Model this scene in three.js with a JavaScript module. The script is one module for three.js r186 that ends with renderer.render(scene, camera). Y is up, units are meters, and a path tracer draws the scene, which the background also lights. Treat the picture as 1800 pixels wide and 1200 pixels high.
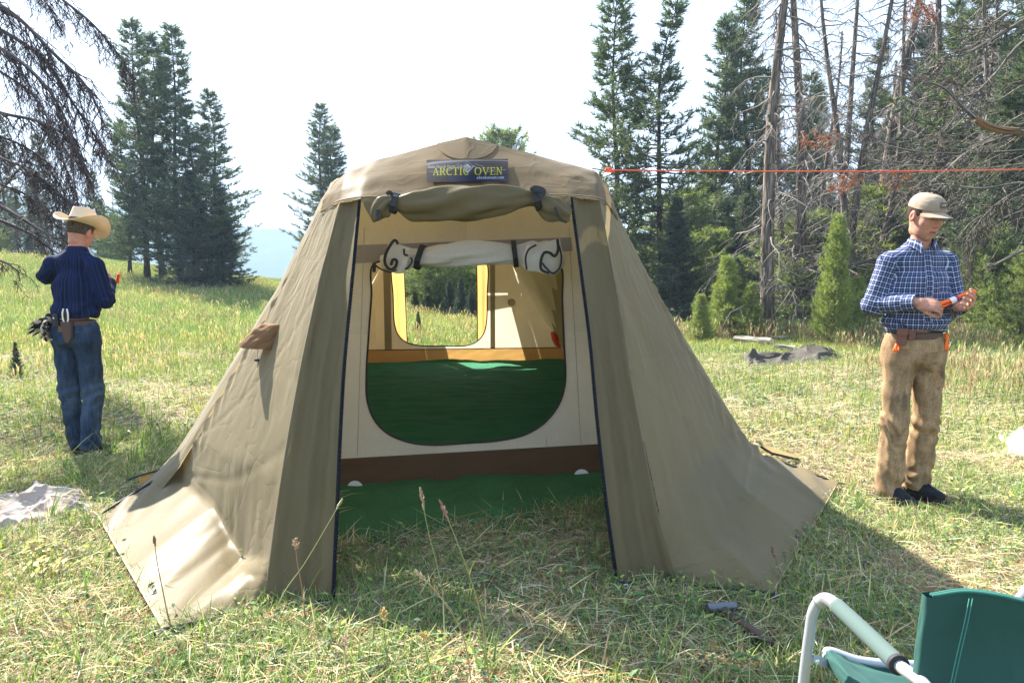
import * as THREE from 'three';
import { mergeGeometries, mergeVertices, toCreasedNormals } from 'three/addons/utils/BufferGeometryUtils.js';

// ---------------------------------------------------------------- camera, sky, sun, exposure
const scene = new THREE.Scene();
const EYE = 1.4, FOCAL = 1200, PITCH = Math.atan(126 / 1200);
const camera = new THREE.PerspectiveCamera(2 * Math.atan(600 / FOCAL) * 180 / Math.PI, 1024 / 682, 0.05, 4000);
camera.position.set(0, EYE, 0);
camera.rotation.x = -PITCH;

const SUN_AZ = -41 * Math.PI / 180, SUN_EL = 42 * Math.PI / 180;         // behind the tent, to the left
const sunDir = new THREE.Vector3(Math.sin(SUN_AZ) * Math.cos(SUN_EL), Math.sin(SUN_EL), -Math.cos(SUN_AZ) * Math.cos(SUN_EL));
{
  const W = 512, H = 256, data = new Float32Array(W * H * 4);
  for (let j = 0; j < H; j++) {
    const el = ((j + 0.5) / H - 0.5) * Math.PI, y = Math.sin(el);
    for (let i = 0; i < W; i++) {
      const az = ((i + 0.5) / W - 0.5) * 2 * Math.PI, x = Math.cos(az) * Math.cos(el), z = Math.sin(az) * Math.cos(el);
      const c = x * sunDir.x + y * sunDir.y + z * sunDir.z, ang = Math.acos(Math.max(-1, Math.min(1, c)));
      const up = Math.max(0, y), haze = Math.exp(-up * 3.2), glow = 0.34 * Math.exp(-ang / 0.42) + 0.10 * Math.exp(-ang / 1.0);
      const o = (j * W + i) * 4;
      data[o] = 0.115 + 0.20 * haze + glow;
      data[o + 1] = 0.19 + 0.165 * haze + glow * 0.99;
      data[o + 2] = 0.315 + 0.10 * haze + glow * 0.96;
      data[o + 3] = 1;
    }
  }
  const sky = new THREE.DataTexture(data, W, H, THREE.RGBAFormat, THREE.FloatType);
  sky.mapping = THREE.EquirectangularReflectionMapping;
  sky.magFilter = sky.minFilter = THREE.LinearFilter;
  sky.needsUpdate = true;
  scene.background = sky;
  scene.environment = sky;
}
const sun = new THREE.DirectionalLight(new THREE.Color(1, 0.95, 0.86), 5);
sun.position.copy(sunDir).multiplyScalar(60);
sun.target.position.set(0, 0, 0);
sun.castShadow = true;
sun.shadow.mapSize.set(4096, 4096);
Object.assign(sun.shadow.camera, { left: -40, right: 40, top: 40, bottom: -40, near: 1, far: 160 });
scene.add(sun, sun.target);
scene.fog = new THREE.FogExp2(new THREE.Color(0.58, 0.77, 1.0), 0.0009);

const renderer = new THREE.WebGLRenderer({ antialias: true });
renderer.setSize(1024, 682);
renderer.shadowMap.enabled = true;
renderer.toneMapping = THREE.LinearToneMapping;
renderer.toneMappingExposure = 4.6;

// ---------------------------------------------------------------- helpers
const V = (x, y, z) => new THREE.Vector3(x, y, z);
function rng(seed) { let s = seed >>> 0; return () => { s = (s + 0x6d2b79f5) | 0; let t = Math.imul(s ^ (s >>> 15), 1 | s); t = (t + Math.imul(t ^ (t >>> 7), 61 | t)) ^ t; return ((t ^ (t >>> 14)) >>> 0) / 4294967296; }; }
const clamp = (x, a = 0, b = 1) => Math.max(a, Math.min(b, x)), lerp = (a, b, t) => a + (b - a) * t;
const ss = (a, b, x) => { const t = clamp((x - a) / (b - a)); return t * t * (3 - 2 * t); };
function hash3(x, y, z) { let h = Math.imul(x, 374761393) ^ Math.imul(y, 668265263) ^ Math.imul(z, 2147483647 ^ 0x5bd1e995); h = Math.imul(h ^ (h >>> 13), 1274126177); return ((h ^ (h >>> 16)) >>> 0) / 4294967296; }
function noise(x, y = 0, z = 0) {                                   // smooth value noise, -1 .. 1
  const ix = Math.floor(x), iy = Math.floor(y), iz = Math.floor(z), f = (t) => t * t * (3 - 2 * t);
  const u = f(x - ix), v = f(y - iy), w = f(z - iz), h = (a, b, c) => hash3(ix + a, iy + b, iz + c);
  return 2 * lerp(lerp(lerp(h(0, 0, 0), h(1, 0, 0), u), lerp(h(0, 1, 0), h(1, 1, 0), u), v), lerp(lerp(h(0, 0, 1), h(1, 0, 1), u), lerp(h(0, 1, 1), h(1, 1, 1), u), v), w) - 1;
}
const fbm = (x, y = 0, z = 0, n = 4) => { let s = 0, a = 0.5; for (let i = 0; i < n; i++) { s += a * noise(x, y, z); x = x * 2.03 + 7.1; y = y * 2.03 + 3.3; z = z * 2.03 + 1.7; a *= 0.5; } return s; };

const CP = Math.cos(PITCH), SP = Math.sin(PITCH);
function ray(px, py) { const a = (px - 900) / FOCAL, b = (600 - py) / FOCAL; return V(a, b * CP - SP, -(b * SP + CP)); }     // through a point of the 1800 x 1200 photograph
const at = (px, py, d) => { const r = ray(px, py); return r.multiplyScalar(d / -r.z).add(V(0, EYE, 0)); };                      // at depth d
const atHeight = (px, py, y) => { const r = ray(px, py); return r.multiplyScalar((y - EYE) / r.y).add(V(0, EYE, 0)); };
const atX = (px, d) => (px - 900) / FOCAL * d;                     // lateral position, near enough for placing

function groundY(x, z) {
  const d = -z;
  const t = clamp(-x / 22, 0, 1.1);
  let h = ss(6, 36, d) * 1.8 * Math.pow(t, 1.55);
  h -= 0.2 * ss(8, 20, d) * ss(-4, 5, x) + 0.35 * ss(20, 40, d) * ss(-8, 4, x);
  h -= d > 37 ? Math.min(18, (d - 37) * (d - 37) * 0.006) * ss(60, -5, x) : 0;
  h += 0.02 * noise(x * 1.3, z * 1.3) + 0.045 * ss(4, 10, Math.hypot(x, z)) * noise(x * 0.35 + 9, z * 0.35);
  return h;
}
const ground = (px, py) => { let p = atHeight(px, py, 0); for (let i = 0; i < 12; i++) p = atHeight(px, py, groundY(p.x, p.z)); return p; };

const used = {};
function numbered(name) { const n = used[name] = (used[name] ?? -1) + 1; return n ? name + '_' + String(n).padStart(3, '0') : name; }
function shade(o) { o.castShadow = o.receiveShadow = true; return o; }
function tag(o, label, category, group) { o.userData.label = label; o.userData.category = category; if (group) o.userData.group = group; return o; }
function thing(name, label, category, p = V(0, 0, 0), group) { const g = new THREE.Group(); g.name = numbered(name); g.position.copy(p); scene.add(g); return tag(g, label, category, group); }
function part(name, geo, mat, parent, label) {                      // geometry given in the parent's own space
  const m = shade(new THREE.Mesh(geo, mat)); m.name = name; parent.add(m); if (label) m.userData.label = label; return m;
}
function partW(name, geo, mat, parent, label) { geo.translate(-parent.position.x, -parent.position.y, -parent.position.z); return part(name, geo, mat, parent, label); }   // geometry given in world space, parent unturned
function single(name, geo, mat, label, category, p = V(0, 0, 0), group) { const m = shade(new THREE.Mesh(geo, mat)); m.name = numbered(name); m.position.copy(p); scene.add(m); return tag(m, label, category, group); }
function setting(name, geo, mat, kind = 'structure') { const m = shade(new THREE.Mesh(geo, mat)); m.name = name; m.userData.kind = kind; scene.add(m); return m; }

const std = (r, g, b, o = {}) => new THREE.MeshPhysicalMaterial({ color: new THREE.Color(r, g, b), roughness: 0.85, ...o, side: THREE.DoubleSide });
function canvas(w, h, draw) { const c = document.createElement('canvas'); c.width = w; c.height = h; draw(c.getContext('2d'), w, h); return c; }
function tex(w, h, draw, o = {}) { const t = new THREE.CanvasTexture(canvas(w, h, draw)); t.wrapS = t.wrapT = THREE.RepeatWrapping; t.colorSpace = o.data ? THREE.NoColorSpace : THREE.SRGBColorSpace; if (o.repeat) t.repeat.set(...o.repeat); return t; }
function dataTex(n, fn, srgb = false) {                            // fn(u, v) -> [r,g,b] or a number, 0..1
  const d = new Uint8Array(n * n * 4);
  for (let j = 0; j < n; j++) for (let i = 0; i < n; i++) { let c = fn(i / n, j / n); if (typeof c === 'number') c = [c, c, c]; const o = (j * n + i) * 4; for (let k = 0; k < 3; k++) d[o + k] = clamp(c[k]) * 255; d[o + 3] = 255; }
  const t = new THREE.DataTexture(d, n, n); t.wrapS = t.wrapT = THREE.RepeatWrapping; t.magFilter = THREE.LinearFilter; t.minFilter = THREE.LinearMipmapLinearFilter; if (srgb) t.colorSpace = THREE.SRGBColorSpace; t.needsUpdate = true; return t;
}

// a triangle collector with colours
class MB {
  constructor() { this.p = []; this.c = []; this.u = []; this.i = []; }
  vert(p, c, u = 0, v = 0) { this.p.push(p.x, p.y, p.z); if (c) this.c.push(c[0], c[1], c[2]); this.u.push(u, v); return this.p.length / 3 - 1; }
  tri(a, b, c) { this.i.push(a, b, c); }
  tube(pts, rad, sides = 5, col, cap = true) {                     // tapered tube through points; rad: number or list
    const n = pts.length, R = (k) => typeof rad === 'number' ? rad : rad[Math.min(k, rad.length - 1)];
    let N = null; const base = []; let along = 0;
    for (let k = 0; k < n; k++) {
      const T = pts[Math.min(k + 1, n - 1)].clone().sub(pts[Math.max(k - 1, 0)]).normalize();
      if (!N) N = Math.abs(T.y) < 0.9 ? V(0, 1, 0).cross(T).normalize() : V(1, 0, 0).cross(T).normalize();
      N.addScaledVector(T, -N.dot(T)).normalize(); const B = T.clone().cross(N); base.push(this.p.length / 3);
      if (k) along += pts[k].distanceTo(pts[k - 1]);
      for (let s = 0; s <= sides; s++) { const a = s / sides * Math.PI * 2, r = R(k); this.vert(pts[k].clone().addScaledVector(N, Math.cos(a) * r).addScaledVector(B, Math.sin(a) * r), col, s / sides * Math.PI * 2 * R(0), along); }
    }
    for (let k = 0; k < n - 1; k++) for (let s = 0; s < sides; s++) { const a = base[k] + s, b = base[k + 1] + s; this.tri(a, a + 1, b + 1); this.tri(a, b + 1, b); }
    if (cap) for (const [k, f] of [[0, 1], [n - 1, 0]]) { if (R(k) < 1e-4) continue; const c = this.vert(pts[k], col); for (let s = 0; s < sides; s++) f ? this.tri(c, base[k] + s + 1, base[k] + s) : this.tri(c, base[k] + s, base[k] + s + 1); }
    return this;
  }
  build(smooth = true) {
    const g = new THREE.BufferGeometry();
    g.setAttribute('position', new THREE.Float32BufferAttribute(this.p, 3)); g.setAttribute('uv', new THREE.Float32BufferAttribute(this.u, 2));
    if (this.c.length) g.setAttribute('color', new THREE.Float32BufferAttribute(this.c, 3));
    g.setIndex(this.i); if (smooth) g.computeVertexNormals(); return g;
  }
}
const tube = (pts, r, sides = 8) => new MB().tube(pts, r, sides).build();
const curve = (pts, n) => new THREE.CatmullRomCurve3(pts, false, 'centripetal').getPoints(n);
function ribbon(pts, normals, w, thick = 0.003) {                  // flat strap along pts; normals: one vector or list = the strap's face normal
  const m = new MB(), n = pts.length, row = [];
  for (let k = 0; k < n; k++) {
    const T = pts[Math.min(k + 1, n - 1)].clone().sub(pts[Math.max(k - 1, 0)]).normalize(), N = (Array.isArray(normals) ? normals[k] : normals).clone(); N.addScaledVector(T, -N.dot(T)).normalize();
    const S = T.clone().cross(N), q = (a, b) => m.vert(pts[k].clone().addScaledVector(S, a * w / 2).addScaledVector(N, b * thick / 2), null, a, k);
    row.push([q(-1, -1), q(1, -1), q(1, 1), q(-1, 1)]);
  }
  for (let k = 0; k < n - 1; k++) for (let s = 0; s < 4; s++) { const a = row[k], b = row[k + 1], t = (s + 1) % 4; m.tri(a[s], a[t], b[t]); m.tri(a[s], b[t], b[s]); }
  for (const [k, f] of [[0, 0], [n - 1, 1]]) { const a = row[k]; f ? (m.tri(a[0], a[1], a[2]), m.tri(a[0], a[2], a[3])) : (m.tri(a[0], a[2], a[1]), m.tri(a[0], a[3], a[2])); }
  return toCreasedNormals(m.build(), 0.6);
}
// a sheet of cloth through rows of control points; disp(u, v) moves it along its normal
function cat(P, t, lin) {
  const n = P.length - 1, k = Math.min(n - 1, Math.floor(t * n)), f = t * n - k;
  if (lin || n < 2) return P[k].clone().lerp(P[k + 1], f);
  const a = P[Math.max(0, k - 1)], b = P[k], c = P[k + 1], d = P[Math.min(n, k + 2)], o = V();
  for (const q of ['x', 'y', 'z']) o[q] = 0.5 * (2 * b[q] + (c[q] - a[q]) * f + (2 * a[q] - 5 * b[q] + 4 * c[q] - d[q]) * f * f + (3 * b[q] - a[q] - 3 * c[q] + d[q]) * f * f * f);
  return o;
}
function sheet(rows, nu, nv, disp, o = {}) {
  const pos = new Float32Array((nu + 1) * (nv + 1) * 3), uv = new Float32Array((nu + 1) * (nv + 1) * 2), idx = [], grid = [];
  for (let j = 0; j <= nv; j++) for (let i = 0; i <= nu; i++) grid.push(cat(rows.map((r) => cat(r, i / nu, o.linU)), j / nv, o.linV));
  const g = new THREE.BufferGeometry(); g.setAttribute('position', new THREE.BufferAttribute(pos, 3)); g.setAttribute('uv', new THREE.BufferAttribute(uv, 2));
  const put = () => grid.forEach((p, k) => { pos[k * 3] = p.x; pos[k * 3 + 1] = p.y; pos[k * 3 + 2] = p.z; });
  const W = rows[rows.length >> 1].reduce((s, p, i, a) => i ? s + p.distanceTo(a[i - 1]) : 0, 0), H = rows.reduce((s, r, i, a) => i ? s + r[r.length >> 1].distanceTo(a[i - 1][r.length >> 1]) : 0, 0);
  for (let j = 0; j <= nv; j++) for (let i = 0; i <= nu; i++) { const k = j * (nu + 1) + i; uv[k * 2] = o.unit ? i / nu : i / nu * W; uv[k * 2 + 1] = o.unit ? 1 - j / nv : -j / nv * H; if (i < nu && j < nv) idx.push(k, k + nu + 1, k + 1, k + 1, k + nu + 1, k + nu + 2); }
  put(); g.setIndex(idx); g.computeVertexNormals();
  if (disp) { const N = g.attributes.normal.array; grid.forEach((p, k) => { const s = disp((k % (nu + 1)) / nu, Math.floor(k / (nu + 1)) / nv); p.x += N[k * 3] * s; p.y += N[k * 3 + 1] * s; p.z += N[k * 3 + 2] * s; }); put(); g.computeVertexNormals(); }
  return g;
}
const joinGeo = (list) => mergeGeometries(list.map((g) => { const h = g.index ? g.toNonIndexed() : g; for (const k of Object.keys(h.attributes)) if (!['position', 'normal', 'uv'].includes(k)) h.deleteAttribute(k); return h; }), false);

// surface of a distance field (surface nets); fn(x, y, z) -> metres
function surface(fn, lo, hi, h, color) {
  const nx = Math.ceil((hi[0] - lo[0]) / h) + 1, ny = Math.ceil((hi[1] - lo[1]) / h) + 1, nz = Math.ceil((hi[2] - lo[2]) / h) + 1, F = new Float32Array(nx * ny * nz), I = (i, j, k) => (k * ny + j) * nx + i;
  for (let k = 0; k < nz; k++) for (let j = 0; j < ny; j++) for (let i = 0; i < nx; i++) F[I(i, j, k)] = fn(lo[0] + i * h, lo[1] + j * h, lo[2] + k * h);
  const id = new Int32Array(nx * ny * nz).fill(-1), pos = [], idx = [];
  const E = [[0, 1], [2, 3], [4, 5], [6, 7], [0, 2], [1, 3], [4, 6], [5, 7], [0, 4], [1, 5], [2, 6], [3, 7]];
  const v = new Float32Array(8);
  for (let k = 0; k < nz - 1; k++) for (let j = 0; j < ny - 1; j++) for (let i = 0; i < nx - 1; i++) {
    let m = 0; for (let c = 0; c < 8; c++) { v[c] = F[I(i + (c & 1), j + ((c >> 1) & 1), k + (c >> 2))]; if (v[c] < 0) m |= 1 << c; }
    if (m === 0 || m === 255) continue;
    let x = 0, y = 0, z = 0, n = 0;
    for (const [a, b] of E) if ((v[a] < 0) !== (v[b] < 0)) { const t = v[a] / (v[a] - v[b]); x += lerp(a & 1, b & 1, t); y += lerp((a >> 1) & 1, (b >> 1) & 1, t); z += lerp(a >> 2, b >> 2, t); n++; }
    id[I(i, j, k)] = pos.length / 3; pos.push(lo[0] + (i + x / n) * h, lo[1] + (j + y / n) * h, lo[2] + (k + z / n) * h);
  }
  const quad = (a, b, c, d, flip) => { if (a < 0 || b < 0 || c < 0 || d < 0) return; flip ? idx.push(a, c, b, a, d, c) : idx.push(a, b, c, a, c, d); };
  for (let k = 1; k < nz - 1; k++) for (let j = 1; j < ny - 1; j++) for (let i = 1; i < nx - 1; i++) {
    const s = F[I(i, j, k)] < 0;
    if (s !== F[I(i + 1, j, k)] < 0) quad(id[I(i, j - 1, k - 1)], id[I(i, j, k - 1)], id[I(i, j, k)], id[I(i, j - 1, k)], !s);
    if (s !== F[I(i, j + 1, k)] < 0) quad(id[I(i - 1, j, k - 1)], id[I(i - 1, j, k)], id[I(i, j, k)], id[I(i, j, k - 1)], !s);
    if (s !== F[I(i, j, k + 1)] < 0) quad(id[I(i - 1, j - 1, k)], id[I(i, j - 1, k)], id[I(i, j, k)], id[I(i - 1, j, k)], !s);
  }
  const g = new THREE.BufferGeometry(), N = new Float32Array(pos.length), e = h * 0.5, col = color && new Float32Array(pos.length);
  for (let q = 0; q < pos.length; q += 3) {
    const x = pos[q], y = pos[q + 1], z = pos[q + 2]; let a = fn(x + e, y, z) - fn(x - e, y, z), b = fn(x, y + e, z) - fn(x, y - e, z), c = fn(x, y, z + e) - fn(x, y, z - e); const l = Math.hypot(a, b, c) || 1;
    N[q] = a / l; N[q + 1] = b / l; N[q + 2] = c / l; if (color) { const k = color(x, y, z); col[q] = k[0]; col[q + 1] = k[1]; col[q + 2] = k[2]; }
  }
  g.setAttribute('position', new THREE.Float32BufferAttribute(pos, 3)); g.setAttribute('normal', new THREE.BufferAttribute(N, 3)); if (col) g.setAttribute('color', new THREE.BufferAttribute(col, 3));
  g.setAttribute('uv', new THREE.BufferAttribute(new Float32Array(pos.length / 3 * 2), 2)); g.setIndex(idx); return g;
}
// distance parts
const smin = (a, b, k) => { const h = Math.max(k - Math.abs(a - b), 0) / k; return Math.min(a, b) - h * h * k * 0.25; };
const smax = (a, b, k) => -smin(-a, -b, k);
function cap(a, b, ra, rb = ra) { const dx = b.x - a.x, dy = b.y - a.y, dz = b.z - a.z, L = dx * dx + dy * dy + dz * dz || 1e-9; return (x, y, z) => { const px = x - a.x, py = y - a.y, pz = z - a.z, t = clamp((px * dx + py * dy + pz * dz) / L); return Math.hypot(px - dx * t, py - dy * t, pz - dz * t) - lerp(ra, rb, t); }; }
function ell(c, r) { const m = Math.min(r.x, r.y, r.z); return (x, y, z) => { const a = (x - c.x) / r.x, b = (y - c.y) / r.y, d = (z - c.z) / r.z, k = Math.hypot(a, b, d), g = Math.hypot(a / r.x, b / r.y, d / r.z); return k < 1e-6 ? -m : k * (k - 1) / g; }; }

// ---------------------------------------------------------------- the land
const thatch = dataTex(512, (u, v) => {
  const w = (f, s) => noise(u * f % f, v * f % f, s);
  const a = fbm(u * 40, v * 40, 1), b = noise(u * 160, v * 24, 3) * 0.5 + noise(u * 22, v * 170, 5) * 0.5, k = 0.36 + a * 0.16 + b * 0.16;
  const dry = clamp(0.5 + 0.9 * noise(u * 9, v * 9, 8));
  return [k * lerp(0.72, 1.16, dry), k * lerp(0.92, 1.06, dry), k * lerp(0.38, 0.58, dry)];
}, true);
thatch.repeat.set(1, 1);
const groundMat = std(0.8, 0.8, 0.8, { map: thatch, roughness: 1, specularIntensity: 0.2 });
{
  const ds = [], xs = [];
  for (let k = 0; k <= 46; k++) ds.push(-30 + k * 0.68); for (let k = 1; k <= 120; k++) ds.push(1.28 + 0.16 * k * Math.pow(1.043, k));
  for (let k = -90; k <= 90; k++) xs.push(Math.sinh(k / 90 * 6.2) * 3.2);
  const P = [], U = [], I = [], n = xs.length;
  for (const d of ds) for (const x of xs) { P.push(x, groundY(x, -d), -d); U.push(x / 2.7, d / 2.7); }
  for (let j = 0; j < ds.length - 1; j++) for (let i = 0; i < n - 1; i++) { const a = j * n + i; I.push(a, a + 1, a + n + 1, a, a + n + 1, a + n); }
  const g = new THREE.BufferGeometry(); g.setAttribute('position', new THREE.Float32BufferAttribute(P, 3)); g.setAttribute('uv', new THREE.Float32BufferAttribute(U, 2)); g.setIndex(I); g.computeVertexNormals();
  setting('ground', g, groundMat);
}
// wooded mountainside across the valley
{
  const prof = [[-400, 352], [-100, 340], [90, 344], [250, 368], [330, 386], [420, 394], [470, 398], [520, 403], [620, 415], [900, 430], [1200, 410], [1500, 372], [1700, 352], [1900, 350], [2300, 370]];
  const D = 900, top = (px) => { let k = 0; while (k < prof.length - 2 && prof[k + 1][0] < px) k++; const [a, b] = [prof[k], prof[k + 1]]; return lerp(a[1], b[1], clamp((px - a[0]) / (b[0] - a[0]))); };
  const rows = [], nx = 260;
  const P = [], I = [], C = [];
  for (let j = 0; j <= 44; j++) for (let i = 0; i <= nx; i++) {
    const px = lerp(-900, 2700, i / nx), t = j / 44, back = t > 0.8, h = at(px, top(px), D).y, s = back ? 1 - (t - 0.8) / 0.2 : t / 0.8;
    const d = lerp(D - 360, D + 120, t), ridge = 6 * fbm(px * 0.02, t * 9, 4) + 3 * noise(px * 0.21, t * 60);
    P.push(atX(px, D) * (d / D), lerp(-30, h, Math.pow(s, 1.25)) + ridge * s, -d);
    const f = 0.5 + 0.5 * noise(px * 0.05, t * 18, 2); C.push(0.022 + 0.012 * f, 0.045 + 0.02 * f, 0.022 + 0.008 * f);
  }
  for (let j = 0; j < 44; j++) for (let i = 0; i < nx; i++) { const a = j * (nx + 1) + i; I.push(a, a + 1, a + nx + 2, a, a + nx + 2, a + nx + 1); }
  const g = new THREE.BufferGeometry(); g.setAttribute('position', new THREE.Float32BufferAttribute(P, 3)); g.setAttribute('color', new THREE.Float32BufferAttribute(C, 3)); g.setIndex(I); g.computeVertexNormals();
  setting('mountain', g, std(1, 1, 1, { vertexColors: true, roughness: 1, specularIntensity: 0.1 }));
}
// bare patch of trodden soil by the left man
{
  const m = new MB(), c = ground(275, 735), n = 40, mid = m.vert(V(c.x, groundY(c.x, c.z) + 0.014, c.z), null, 0, 0), ring = [];
  for (let k = 0; k < n; k++) { const a = k / n * Math.PI * 2, r = 1 + 0.35 * noise(Math.cos(a) * 2, Math.sin(a) * 2), x = c.x + Math.cos(a) * 0.36 * r, z = c.z + Math.sin(a) * 0.30 * r; ring.push(m.vert(V(x, groundY(x, z) + 0.006, z), null, x, z)); }
  for (let k = 0; k < n; k++) m.tri(mid, ring[(k + 1) % n], ring[k]);
  const soil = dataTex(128, (u, v) => { const k = 0.5 + 0.5 * fbm(u * 14, v * 14) + 0.2 * noise(u * 60, v * 60); return [0.34 * k + 0.1, 0.25 * k + 0.07, 0.17 * k + 0.05]; }, true);
  const o = setting('bare_soil', m.build(), std(0.9, 0.9, 0.9, { map: soil, roughness: 1, specularIntensity: 0.1 }));
}

// ---------------------------------------------------------------- trees
const barkTex = dataTex(256, (u, v) => { const k = 0.62 + 0.34 * fbm(u * 18, v * 5, 1, 5) + 0.24 * noise(u * 40, v * 12, 3); return k; }, true);
barkTex.repeat.set(1.2, 0.5);
const M = {
  bark: std(0.17, 0.125, 0.095, { map: barkTex, bumpMap: barkTex, bumpScale: 0.012, roughness: 0.95, specularIntensity: 0.2 }),
  greyBark: std(0.36, 0.29, 0.235, { map: barkTex, bumpMap: barkTex, bumpScale: 0.008, roughness: 0.95, specularIntensity: 0.2 }),
  twig: std(0.19, 0.165, 0.145, { roughness: 0.95, specularIntensity: 0.1 }),
  needles: std(1, 1, 1, { vertexColors: true, transmission: 0.42, roughness: 1 }),
};
const PAL = {
  pine: [[0.055, 0.095, 0.030], [0.085, 0.125, 0.036], [0.038, 0.070, 0.028], [0.13, 0.15, 0.046]],
  fir: [[0.022, 0.045, 0.026], [0.032, 0.060, 0.030], [0.045, 0.072, 0.034]],
  young: [[0.19, 0.27, 0.035], [0.25, 0.32, 0.045], [0.14, 0.21, 0.035], [0.31, 0.32, 0.055]],
  rust: [[0.28, 0.10, 0.04], [0.22, 0.09, 0.045]],
};
function spray(m, r, p, dir, size, col, n, width) {                 // a bunch of needles: n slim triangles fanning out from p around dir
  for (let k = 0; k < n; k++) {
    const d = V(r() * 2 - 1, r() * 2 - 1, r() * 2 - 1).normalize().multiplyScalar(0.85).add(dir).normalize(), s = V(r() * 2 - 1, r() * 2 - 1, r() * 2 - 1).cross(d).normalize(), L = size * (0.6 + 0.6 * r()), q = p.clone().addScaledVector(dir, size * (r() - 0.4) * 0.9);
    const c0 = col[Math.floor(r() * col.length)], j = 0.8 + 0.45 * r(), c = [c0[0] * j, c0[1] * j, c0[2] * j];
    m.tri(m.vert(q.clone().addScaledVector(s, -width / 2), c), m.vert(q.clone().addScaledVector(s, width / 2), c), m.vert(q.clone().addScaledVector(d, L), c));
  }
}
// a live conifer, about `H` metres tall as built
function conifer(seed, { H = 10, r0 = 0.13, base = 0.25, spread = 1.5, droop = 0.15, whorls = 34, per = 6, clumps = 8, size = 0.24, n = 13, width = 0.036, col = PAL.pine, shape = (t) => Math.pow(1 - t, 0.7), bend = 0.15, gaps = 0.2, dead = 0 }) {
  const r = rng(seed), T = new MB(), B = new MB(), L = new MB(), D = new MB(), trunk = [], radii = [];
  const axis = (y) => V(bend * noise(y * 0.25, seed) * y / H * 2, y, bend * noise(y * 0.25, seed + 50) * y / H * 2);
  for (let k = 0; k <= 14; k++) { const y = H * k / 14; trunk.push(axis(y)); radii.push(Math.max(0.008, r0 * Math.pow(1 - k / 14, 0.85) * (k === 0 ? 1.35 : 1))); }
  T.tube(trunk, radii, 8);
  for (let w = 0; w < whorls; w++) {
    const t0 = base + (1 - base) * Math.pow((w + r() * 0.7) / whorls, 0.95), a0 = r() * 6.28;
    for (let b = 0; b < per; b++) {
      if (r() < gaps) continue;
      const t = clamp(t0 + (r() - 0.5) * 1.6 / whorls, base * 0.8, 0.997), y = H * t;
      const a = a0 + b / per * 6.28 + (r() - 0.5) * 0.9, len = spread * shape(clamp((t - base) / (1 - base))) * (0.55 + 0.6 * r()) * (1 + 0.55 * noise(Math.cos(a) * 1.2, t * 7, Math.sin(a) * 1.2 + seed)) + 0.12, bare = r() < dead;
      const p0 = axis(y), out = V(Math.cos(a), 0, Math.sin(a)), lift = 0.3 - droop * 2 * (1 - t) + (r() - 0.5) * 0.3, pts = [];
      for (let k = 0; k <= 4; k++) { const f = k / 4; pts.push(p0.clone().addScaledVector(out, len * f).add(V(0, len * (lift * f - droop * Math.sin(f * 2.2) + 0.22 * f * f), 0))); }
      B.tube(pts, [0.008 + 0.014 * len, 0.007 + 0.008 * len, 0.007, 0.005, 0.002], 4, null, false);
      if (bare) continue;
      const m = Math.max(2, Math.round(clumps * len / spread + 1));
      for (let k = 0; k < m; k++) {
        const f = 0.28 + 0.74 * (k + r()) / m, side = V(-out.z, 0, out.x).multiplyScalar((r() - 0.5) * len * 0.55 * (1.25 - f)), p = cat(pts, Math.min(1, f)).add(side).add(V(0, (r() - 0.5) * 0.1, 0));
        spray(L, r, p, out.clone().multiplyScalar(0.55).add(side.normalize().multiplyScalar(0.5)).add(V(0, 0.42, 0)).normalize(), size, col, n, width);
      }
    }
  }
  for (let k = 0; k < 5; k++) spray(L, r, axis(H * (0.97 + 0.006 * k)), V(0, 1, 0), size * 0.8, col, n, width);
  if (dead || base > 0.1) for (let k = 0; k < 16 + 60 * dead; k++) {   // bare lower limbs
    const y = H * (0.04 + r() * (base + dead * 0.5)), a = r() * 6.28, len = spread * (0.25 + 0.5 * r()), p0 = axis(y), o = V(Math.cos(a), 0, Math.sin(a));
    B.tube([p0, p0.clone().addScaledVector(o, len * 0.5).add(V(0, -0.05 * len, 0)), p0.clone().addScaledVector(o, len).add(V(0, (r() - 0.75) * len * 0.6, 0))], [0.012, 0.008, 0.002], 3, null, false);
  }
  const g = new THREE.Group();
  part('trunk', T.build(), M.bark, g); part('branches', B.build(), M.twig, g); part('crown', L.build(false), M.needles, g);
  g.children[2].geometry.computeVertexNormals(); g.userData.H = H;
  return g;
}
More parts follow.
